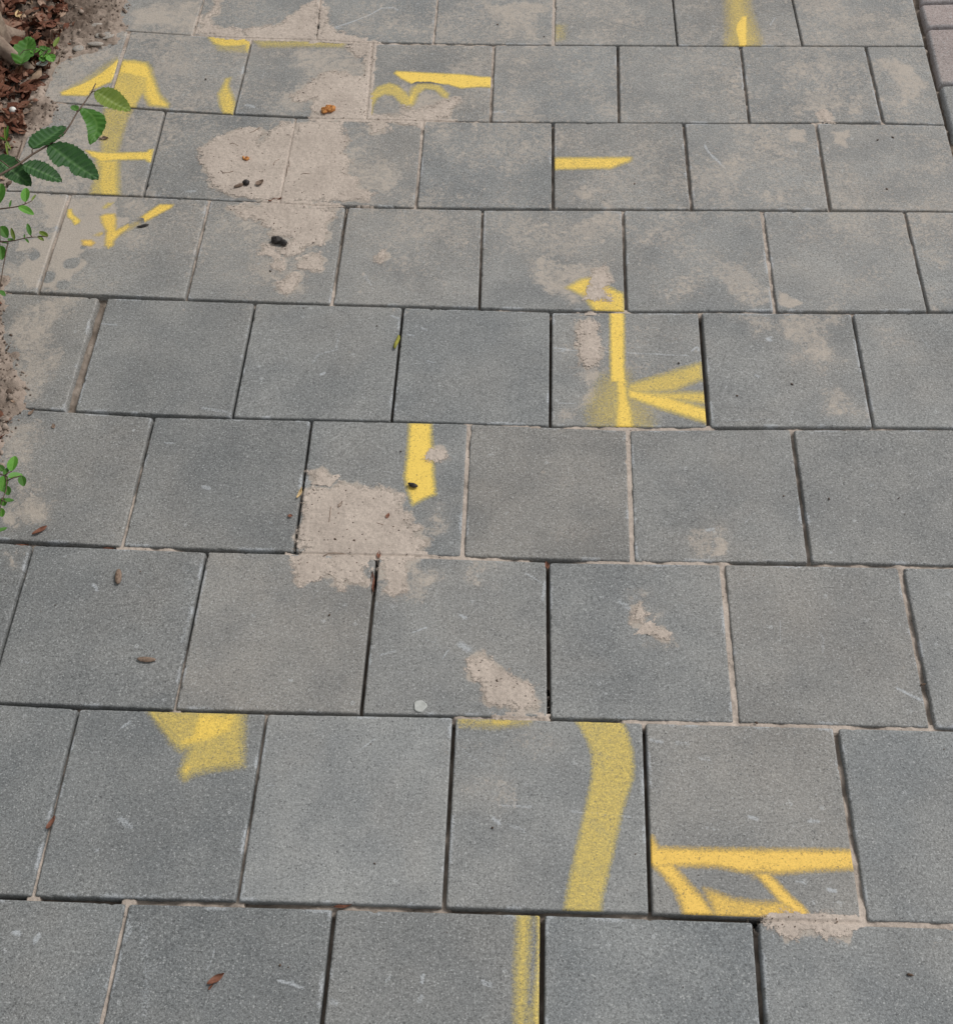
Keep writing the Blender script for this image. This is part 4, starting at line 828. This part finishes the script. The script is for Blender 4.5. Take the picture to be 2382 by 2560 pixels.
def shoot(name, label, cat, stem, stem_r, leaves, s, o, hz, group=None):
    """stem, leaves in crop coordinates (scale s, origin o); hz(x) gives the height above the paving"""
    def p3(x, y, dz=0):
        z = hz(x, y)+dz; return G3(o[0]+x/s, o[1]+y/s, z)
    b = p3(*stem[0]); root = empty(name, b); tag(root, label, cat, group)
    pts = [p3(*q)-b for q in stem]; m = Mb()
    V, F = tube(pts, np.linspace(stem_r, stem_r*.45, len(pts)), 8, 1, .05); m.add(V, F)
    m.build('stem', M_TWIG, root)
    for (bx, by, tx, ty, wpx, mat, kw) in leaves:
        kw = dict(kw); dz = kw.pop('dz', -.01); B = p3(bx, by)-b; Tp = p3(tx, ty, dz)-b
        sc = np.linalg.norm(p3(bx+10, by)-p3(bx, by))/10
        near = min(pts, key=lambda q: np.linalg.norm(q-B)); m = Mb()
        V, F, rib = leaf_mesh(B, Tp, wpx*sc, **kw); m.add(V, F, rib=rib)
        lf = m.build('leaf', mat, root)
        if np.linalg.norm(near-B) > .003:
            q = Mb(); V, F = tube([near, (near+B)/2+[0, 0, .002], B], [.0012, .0010, .0009], 6); q.add(V, F); q.build('leaf_stalk', M_TWIG, lf)
    return root
hz1 = lambda x, y: .50-.00002*x
shoot('hedge_twig', 'toothed green leafy twig reaching in over the yellow painted corner slabs', 'twig',
  [(-500,1620),(-250,1460),(0,1340),(150,1255),(270,1185),(440,1060),(660,935),(870,780),(960,650),(1050,490),(1150,355),(1240,225),(1300,100)], .0022,
  [(1300,205,1775,450,290,M_LEAF_Y,dict(droop=.06,fold=.3,wave=.02,veins=9,bend=.05)), (1120,430,1215,885,230,M_LEAF_M,dict(droop=.1,bend=-.22,wave=.05,fold=.1)), (1050,470,985,395,90,M_LEAF_M,dict(veins=5)),
   (445,985,870,655,330,M_LEAF_D,dict(droop=.04,bend=.03)), (675,935,1335,1375,360,M_LEAF_D,dict(droop=.05,veins=10,wave=.015,bend=.03,bite=1)),
   (310,1205,845,1405,265,M_LEAF_D,dict(droop=.07,veins=9)), (-70,1100,425,1475,290,M_LEAF_D,dict(droop=.05,veins=10,dz=-.02)), (220,1140,310,870,24,M_TWIG,dict(veins=30,serr=0))],
  5.441, (0, 190), hz1)
KS = dict(serr=0, veins=30, fold=.35)
shoot('hedge_sprig', 'small bright leaf sprig just under the dark hedge twig', 'sprig',
  [(-700,600),(-300,540),(0,492),(120,478),(240,460),(340,425),(430,382)], .0018,
  [(345,400,345,210,95,M_LEAF_B,KS), (250,462,455,572,90,M_LEAF_B,KS), (-30,440,10,150,150,M_LEAF_M,KS), (0,500,-60,560,80,M_LEAF_M,KS), (130,470,150,370,26,M_LEAF_M,KS), (430,382,480,300,30,M_LEAF_Y,KS), (-200,520,-260,380,100,M_LEAF_B,KS)],
  5.373, (0, 430), lambda x, y: .22)
shoot('hedge_sprig', 'thin sprig with narrow olive leaves lowest of the two beside the sandy slab', 'sprig',
  [(-700,990),(-300,950),(0,932),(110,930),(210,915),(330,885),(430,872),(520,868)], .0016,
  [(0,730,100,885,110,M_LEAF_M,KS), (412,850,368,688,48,M_LEAF_M,KS), (500,868,592,918,56,M_LEAF_Y,KS), (640,870,530,795,60,M_LEAF_Y,KS), (110,925,215,915,80,M_LEAF_M,KS), (30,950,130,960,34,M_LEAF_M,KS), (335,900,390,950,40,M_LEAF_M,KS), (0,990,30,1180,110,M_LEAF_M,KS), (195,910,150,745,40,M_LEAF_Y,KS), (330,885,328,830,18,M_LEAF_M,KS), (-10,1600,75,1660,60,M_LEAF_M,KS)],
  5.373, (0, 430), lambda x, y: .16)
shoot('hedge_sprig', 'bright green oval leaved sprig at the left edge beside the dark grey slab', 'sprig',
  [(-300,1180),(-100,1150),(0,1135),(50,1148),(70,1200),(60,1300),(20,1400),(0,1480)], .0016,
  [(118,1105,145,955,84,M_LEAF_B,KS), (80,1165,225,1140,66,M_LEAF_B,KS), (212,1150,238,1255,62,M_LEAF_M,KS), (48,1150,22,1310,86,M_LEAF_B,KS), (62,1250,85,1345,62,M_LEAF_M,KS), (20,1370,45,1450,66,M_LEAF_B,KS), (60,1410,135,1388,60,M_LEAF_M,KS), (10,1470,22,1560,60,M_LEAF_B,KS), (-20,1050,42,1105,50,M_LEAF_M,KS), (50,1150,78,1065,44,M_LEAF_M,KS), (-20,1710,70,1665,44,M_LEAF_M,KS)],
  3.975, (0, 900), lambda x, y: .12)
shoot('weed', 'ivy like weed with one broad and several bright leaves in the litter', 'weed',
  [(150,900),(250,800),(330,700),(420,690),(500,690),(640,720)], .0012,
  [(300,900,400,510,260,M_LEAF_M,dict(serr=.02,veins=6,wave=.05)), (470,740,530,670,110,M_LEAF_B,dict(serr=.1,veins=3)), (600,800,680,660,120,M_LEAF_B,dict(serr=.12,veins=3)), (680,760,750,860,110,M_LEAF_B,dict(serr=.1,veins=3)), (560,780,640,850,110,M_LEAF_M,dict(serr=.1,veins=3)), (660,700,560,640,70,M_LEAF_M,dict(serr=.1,veins=3)), (760,650,825,510,56,M_LEAF_Y,dict(serr=0,veins=20))],
  5.6, (0, 0), lambda x, y: .045)
shoot('grass_tuft', 'small tuft of pale grass blades in the soil under the hedge twig', 'grass tuft',
  [(80,900),(80,880),(85,860)], .001,
  [(80,880,110,670,40,M_LEAF_M,dict(serr=0,veins=30,dz=.02)), (80,880,60,690,26,M_LEAF_Y,dict(serr=0,veins=30,dz=.02)), (90,880,150,1000,22,M_LEAF_Y,dict(serr=0,veins=30)), (80,900,110,1090,24,M_LEAF_Y,dict(serr=0,veins=30)), (70,880,0,820,30,M_LEAF_M,dict(serr=0,veins=30))],
  5.441, (0, 190), lambda x, y: .03)

# ---------------------------------------------------------------- small things lying on the slabs
def lie(name, label, cat, P, parts, rot=0.0, z=.0006, group=None):
    root = None
    V0 = np.array([P[0], P[1], z]); m = Mb(); mat0 = parts[0][2]
    for V, F, mat in parts:
        m.add(V @ rotm(0, 0, rot).T + V0, F)
    o = m.build(name, mat0, origin=V0); tag(o, label, cat, group); return o
t1 = lambda c, r, x, y: T(c, r, [(x, y)])[0]
V, F = lump(.0145, .0092, .007, 21, 16, .16); V2, F2 = lump(.009, .008, .006, 22, 14, .2)
lie('dark_lump', 'large black crusty lump alone on the sandy slab', 'lump', t1(1,0,285,1865), [(V+[0, 0, .006], F, M_BLACK), (V2+[.016, -.003, .005], F2, M_BLACK)], -.3)
V, F = lump(.0085, .0075, .006, 23, 14, .15)
lie('dark_lump', 'small black lump, the right one of a close pair on the sand spill', 'lump', t1(1,0,50,1420), [(V+[0, 0, .005], F, M_BLACK)], .4)
V, F = lump(.0095, .005, .004, 24, 14, .3)
lie('dark_lump', 'brownish ragged lump, the left one of a close pair on the sand spill', 'lump', t1(1,0,-5,1440), [(V+[0, 0, .004], F, M_HUSK)], .5)
m = Mb(); rs = random.Random(3)
for k in range(11):
    V, F = lump(rs.uniform(.004, .010), rs.uniform(.004, .008), rs.uniform(.003, .007), 40+k, 10, .35)
    m.add(V+[rs.uniform(-.011, .011), rs.uniform(-.009, .010), .006], F)
P = t1(1,0,680,858); o = m.build('orange_lump', M_ORANGE); o.location = (P[0], P[1], .0004); tag(o, 'crumbly orange lump lying on the joint at the sand edge', 'lump')
m = Mb()
for k in range(5):
    V, F = lump(rs.uniform(.003, .006), rs.uniform(.003, .005), rs.uniform(.0015, .003), 60+k, 9, .35)
    m.add(V+[rs.uniform(-.006, .006), rs.uniform(-.005, .005), .003], F)
P = t1(1,0,45,1230); o = m.build('orange_lump', M_ORANGE); o.location = (P[0], P[1], .0008); tag(o, 'tiny orange crumb in the middle of the big sand spill', 'lump')
# dry leaves, husks
def dry(P, L, Wd, rot, mat, name, label, cat, curl=.5, fold=.3, z=.003, tilt=0.0):
    V, F = curl_leaf(L, Wd, curl, fold, 9, 7, random.Random(int(L*1e5)))
    V = V @ rotm(tilt, 0, 0).T; V2 = V[:, :] - [0, 0, .0006]; m = Mb()
    lie(name, label, cat, P, [(V, F, mat)], rot, z)
dry(t1(0,2,310,148), .030, .011, .62, M_RED, 'dry_leaf', 'narrow orange brown leaf lying flat near the left edge', 'leaf', .2)
dry(t1(0,3,1668,1632), .030, .012, .55, M_RED, 'dry_leaf', 'red brown crumpled leaf on the lowest row of slabs', 'leaf', .6, .5)
dry(t1(0,3,1630,1690), .013, .004, 1.0, M_RED, 'dry_leaf', 'thin scrap below the crumpled red brown leaf', 'leaf', .6, .5)
dry(t1(0,3,400,430), .026, .010, 1.15, M_RED, 'dry_leaf', 'curled orange brown leaf stuck upright in a sandy joint', 'leaf', .8, .6, .004)
dry(t1(0,2,165,250), .026, .007, 0, M_RED, 'dry_leaf', 'dark red leaf lodged in the joint at the left edge', 'leaf', .3, .3, -.003)
dry(t1(0,2,830,272), .022, .006, 0, M_RED, 'dry_leaf', 'dark red scrap in the joint above the husk slab', 'leaf', .3, .3, -.004)
dry(t1(0,1,245,1210), .018, .008, 1.0, M_HUSK, 'dry_leaf', 'brown scrap beside the soil crumbs above the dark joint', 'leaf', .5)
dry(t1(0,1,412,1312), .013, .008, 1.8, M_HUSK, 'dry_leaf', 'faint brown speck of leaf on the left grey slab', 'leaf', .2, .1, .0012)
dry(t1(1,1,460,1835), .030, .008, 1.25, M_TAN, 'dry_leaf', 'pale yellow sickle shaped husk standing in a dark joint', 'husk', .9, .5, .003)
dry(t1(1,1,388,2010), .010, .008, 0, M_RED, 'dry_leaf', 'small red brown scrap just left of the long dark joint', 'leaf', .3)
dry(t1(1,2,1025,540), .046, .008, 1.62, M_RED, 'dry_leaf', 'long red brown needle like leaf down the joint under the sand spill', 'leaf', .3, .6, .0)
dry(t1(1,2,1070,330), .018, .008, 1.5, M_RED, 'dry_leaf', 'dark red leaf tip where the sand spill meets the joint', 'leaf', .3, .5, .001)
dry(t1(2,2,515,405), .018, .009, 1.7, M_RED, 'dry_leaf', 'rust red scrap wedged in the joint corner', 'leaf', .3, .5, -.002)
dry(t1(1,3,790,1060), .028, .007, .1, M_RED, 'dry_leaf', 'brick red scrap in the wide lower joint', 'leaf', .3, .3, -.003)
dry(t1(0,0,800,1070), .026, .010, 3.1, M_HUSK, 'dry_husk', 'brown pointed husk beside the pale yellow stripe', 'husk', .4, .4)
dry(t1(1,0,270,1540), .034, .010, .3, M_RED, 'dry_leaf', 'torn brown leaf in the joint below the big sand spill', 'leaf', .6, .4, .001)
dry(t1(1,0,155,1420), .026, .018, .8, M_HUSK, 'dry_leaf', 'brown papery leaf scrap beside the pair of lumps', 'leaf', .8, .6, .004)
dry(t1(1,2,1140,35), .013, .008, 1.2, M_RED, 'dry_leaf', 'small triangular brown scrap on the lower sand spill', 'leaf', .4, .4)
dry(t1(1,1,775,1920), .018, .006, 1.1, M_HUSK, 'dry_leaf', 'curved brown stalk on the lower sand spill', 'leaf', .7, .4)
V, F = lump(.0062, .0155, .0035, 31, 16, .05)
m = Mb(); V[:, 2] += .0006*np.sin(V[:, 1]*1500); P = t1(0,2,917,508)
lie('seed_husk', 'striped brown cone husk on the left slab', 'husk', P, [(V+[0, 0, .004], F, M_HUSK)], .12)
V, F = lump(.0155, .0052, .002, 32, 16, .08)
lie('flat_seed', 'flat brown seed lying near the foot of the left slab', 'seed', t1(0,2,1130,1143), [(V+[0, 0, .002], F, M_HUSK)], -.12)
# gum
k = 22; ang = np.linspace(0, 2*np.pi, k, endpoint=False); rr = .0105*(1+.06*np.sin(3*ang+1)+.05*np.cos(5*ang))
rings = []
for sc, zz in ((1.0, 0), (.99, .0012), (.9, .0021), (.78, .0017), (.4, .0014), (.03, .0015)):
    rings.append(np.stack([np.cos(ang)*rr*sc, np.sin(ang)*rr*sc*(1.0), np.full(k, zz)], 1))
V = np.vstack(rings); F = [(i*k+j, i*k+(j+1) % k, (i+1)*k+(j+1) % k, (i+1)*k+j) for i in range(5) for j in range(k)]
P = t1(1,2,1388,1500); o = make_mesh('chewing_gum', V, F, M_GUM, origin=(0, 0, 0)); o.location = (P[0], P[1], .0003)
tag(o, 'flat round pale grey blob pressed on the slab above the lower joint', 'gum')
# pod, black and white bit, pebbles
V, F = lump(.0042, .019, .004, 34, 12, .12); V[:, 0] += .004*np.sin(V[:, 1]*110)
lie('green_pod', 'yellow green curved pod on the edge of a dark joint', 'pod', t1(1,1,1210,672), [(V+[0, 0, .004], F, M_POD)], .05)
V, F = lump(.009, .005, .004, 35, 12, .15)
lie('dark_lump', 'black shiny bit on the foot of the yellow upright bar', 'lump', t1(1,1,1333,1778), [(V+[0, 0, .004], F, M_BLACK)], -.35)
V, F = lump(.011, .0042, .002, 36, 12, .3)
lie('dark_lump', 'dull dark scrap beside the short slanting yellow stroke', 'lump', t1(0,0,1105,1745), [(V+[0, 0, .002], F, M_BLACK)], .25)
V, F = lump(.0085, .0085, .007, 37, 14, .05); P = t1(0,0,122,908); zz, _ = soil_h(*P)
lie('white_pebble', 'round white pebble lying on the leaf litter', 'pebble', P, [(V+[0, 0, .012], F, M_WHITE)], 0, zz)
for (x, y, L, W2, rot, lab) in ((185,215,.036,.020,1.9,'large pale tan dead leaf beside the tree stem'), (355,572,.030,.026,.2,'pale pinkish shell like leaf at the slab corner'), (600,65,.040,.016,.2,'bleached leaf lying on the soil near the top edge'), (140,525,.030,.024,.4,'reddish broad dead leaf left of the slab corner')):
    P = t1(0,0,x,y); zz, _ = soil_h(*P)
    dry(P, L, W2, rot, M_RED if 'reddish' in lab else M_TAN if 'tan' in lab or 'bleached' in lab else M_GUM, 'dry_leaf', lab, 'leaf', .4, .3, zz+.022)
# half buried stones in the soil
for n_, (x, y, rx, ry, lab) in enumerate(((745,205,.019,.011,'pale rimmed stone in the soil, uppermost of three'), (810,285,.024,.017,'flat grey stone embedded in the soil'), (610,390,.016,.012,'dark rimmed stone in the soil nearest the yellow wedge'), (745,362,.021,.008,'thin flat stone between the soil and the cut slab'))):
    P = t1(0,0,x,y); zz, _ = soil_h(*P); V, F = lump(rx, ry, .006, 70+n_, 16, .07)
    V[:, 2] *= .6; m = Mb(); m.add(V, F, dust=.52, scuff=0.0, tone=-.05)
    o = m.build('stone', M_SLAB); o.location = (P[0], P[1], zz+.0015); tag(o, lab, 'stone', 'stones half buried in the soil')
# fine stalks on the sand
def wire(P2, r, mat, label):
    pts = [np.array([p[0], p[1], .0022]) for p in P2]; m = Mb(); V, F = tube([p-pts[0] for p in pts], [r]*len(pts), 6); m.add(V, F)
    o = m.build('dry_stalk', mat); o.location = tuple(pts[0]); tag(o, label, 'stalk', 'thin dry stalks lying on the sand')
for pts_, lab in ((KA([(515,185),(545,180),(575,160),(605,140)]), 'dark stalk at the top of the big sand spill'), (KA([(335,290),(365,280),(400,298),(412,305)]), 'short dark stalk left in the big sand spill'),
        (KA([(862,440),(868,470),(850,500),(838,580)]), 'upright thin stalk in the middle of the big sand spill'), (KA([(778,425),(745,440),(725,465),(728,480)]), 'small hooked stalk near the centre of the sand spill'),
        (KA([(970,560),(1000,548),(1050,555)]), 'pinkish stalk right in the big sand spill'), (KA([(258,525),(280,545),(320,545),(368,530)]), 'curved stalk above the pair of lumps'),
        (KB([(455,840),(462,780),(470,700)]), 'long grooved stalk on the lower sand spill'), (KB([(400,1155),(450,1130),(520,1125),(600,1135)]), 'arched stalk on the joint under the lower sand spill'),
        (KB([(895,845),(920,855),(955,865)]), 'short dark stalk right in the lower sand spill')):
    wire(pts_, .0007, M_HUSK, lab)

# ---------------------------------------------------------------- the hedge the shoots grow from, just left of the picture
hd = empty('hedge', (-1.75, 1.3, 0)); tag(hd, 'dense green hedge standing along the left side of the paving', 'hedge')
R = np.random.default_rng(12); n = 15000
c = np.stack([R.uniform(-.26, .26, n), R.uniform(-2.2, 2.6, n), R.uniform(.12, 1.75, n)], 1)
c[:, 0] += .05*np.sin(c[:, 1]*5)+.04*np.sin(c[:, 2]*7+c[:, 1]*3)
a = R.normal(size=(n, 3)); a[:, 2] *= .5; a /= np.linalg.norm(a, axis=1)[:, None]
b = np.cross(a, R.normal(size=(n, 3))); b /= np.linalg.norm(b, axis=1)[:, None]
L_ = R.uniform(.03, .055, n)[:, None]; V = np.stack([c-a*L_, c+b*L_*.55, c+a*L_, c-b*L_*.55], 1).reshape(-1, 3)
make_mesh('foliage', V, np.arange(4*n).reshape(n, 4), M_LEAF_D, {'rib': np.zeros(4*n)}, hd)
m = Mb()
for k in range(16):
    y = -2.1+k*.29; V, F = tube([(0, y, -.05), (.03*math.sin(k), y+.04, .6), (.07*math.sin(k*2), y-.02, 1.5)], [.022, .017, .008], 8, k, .06); m.add(V, F)
m.build('stems', M_BARK, hd)
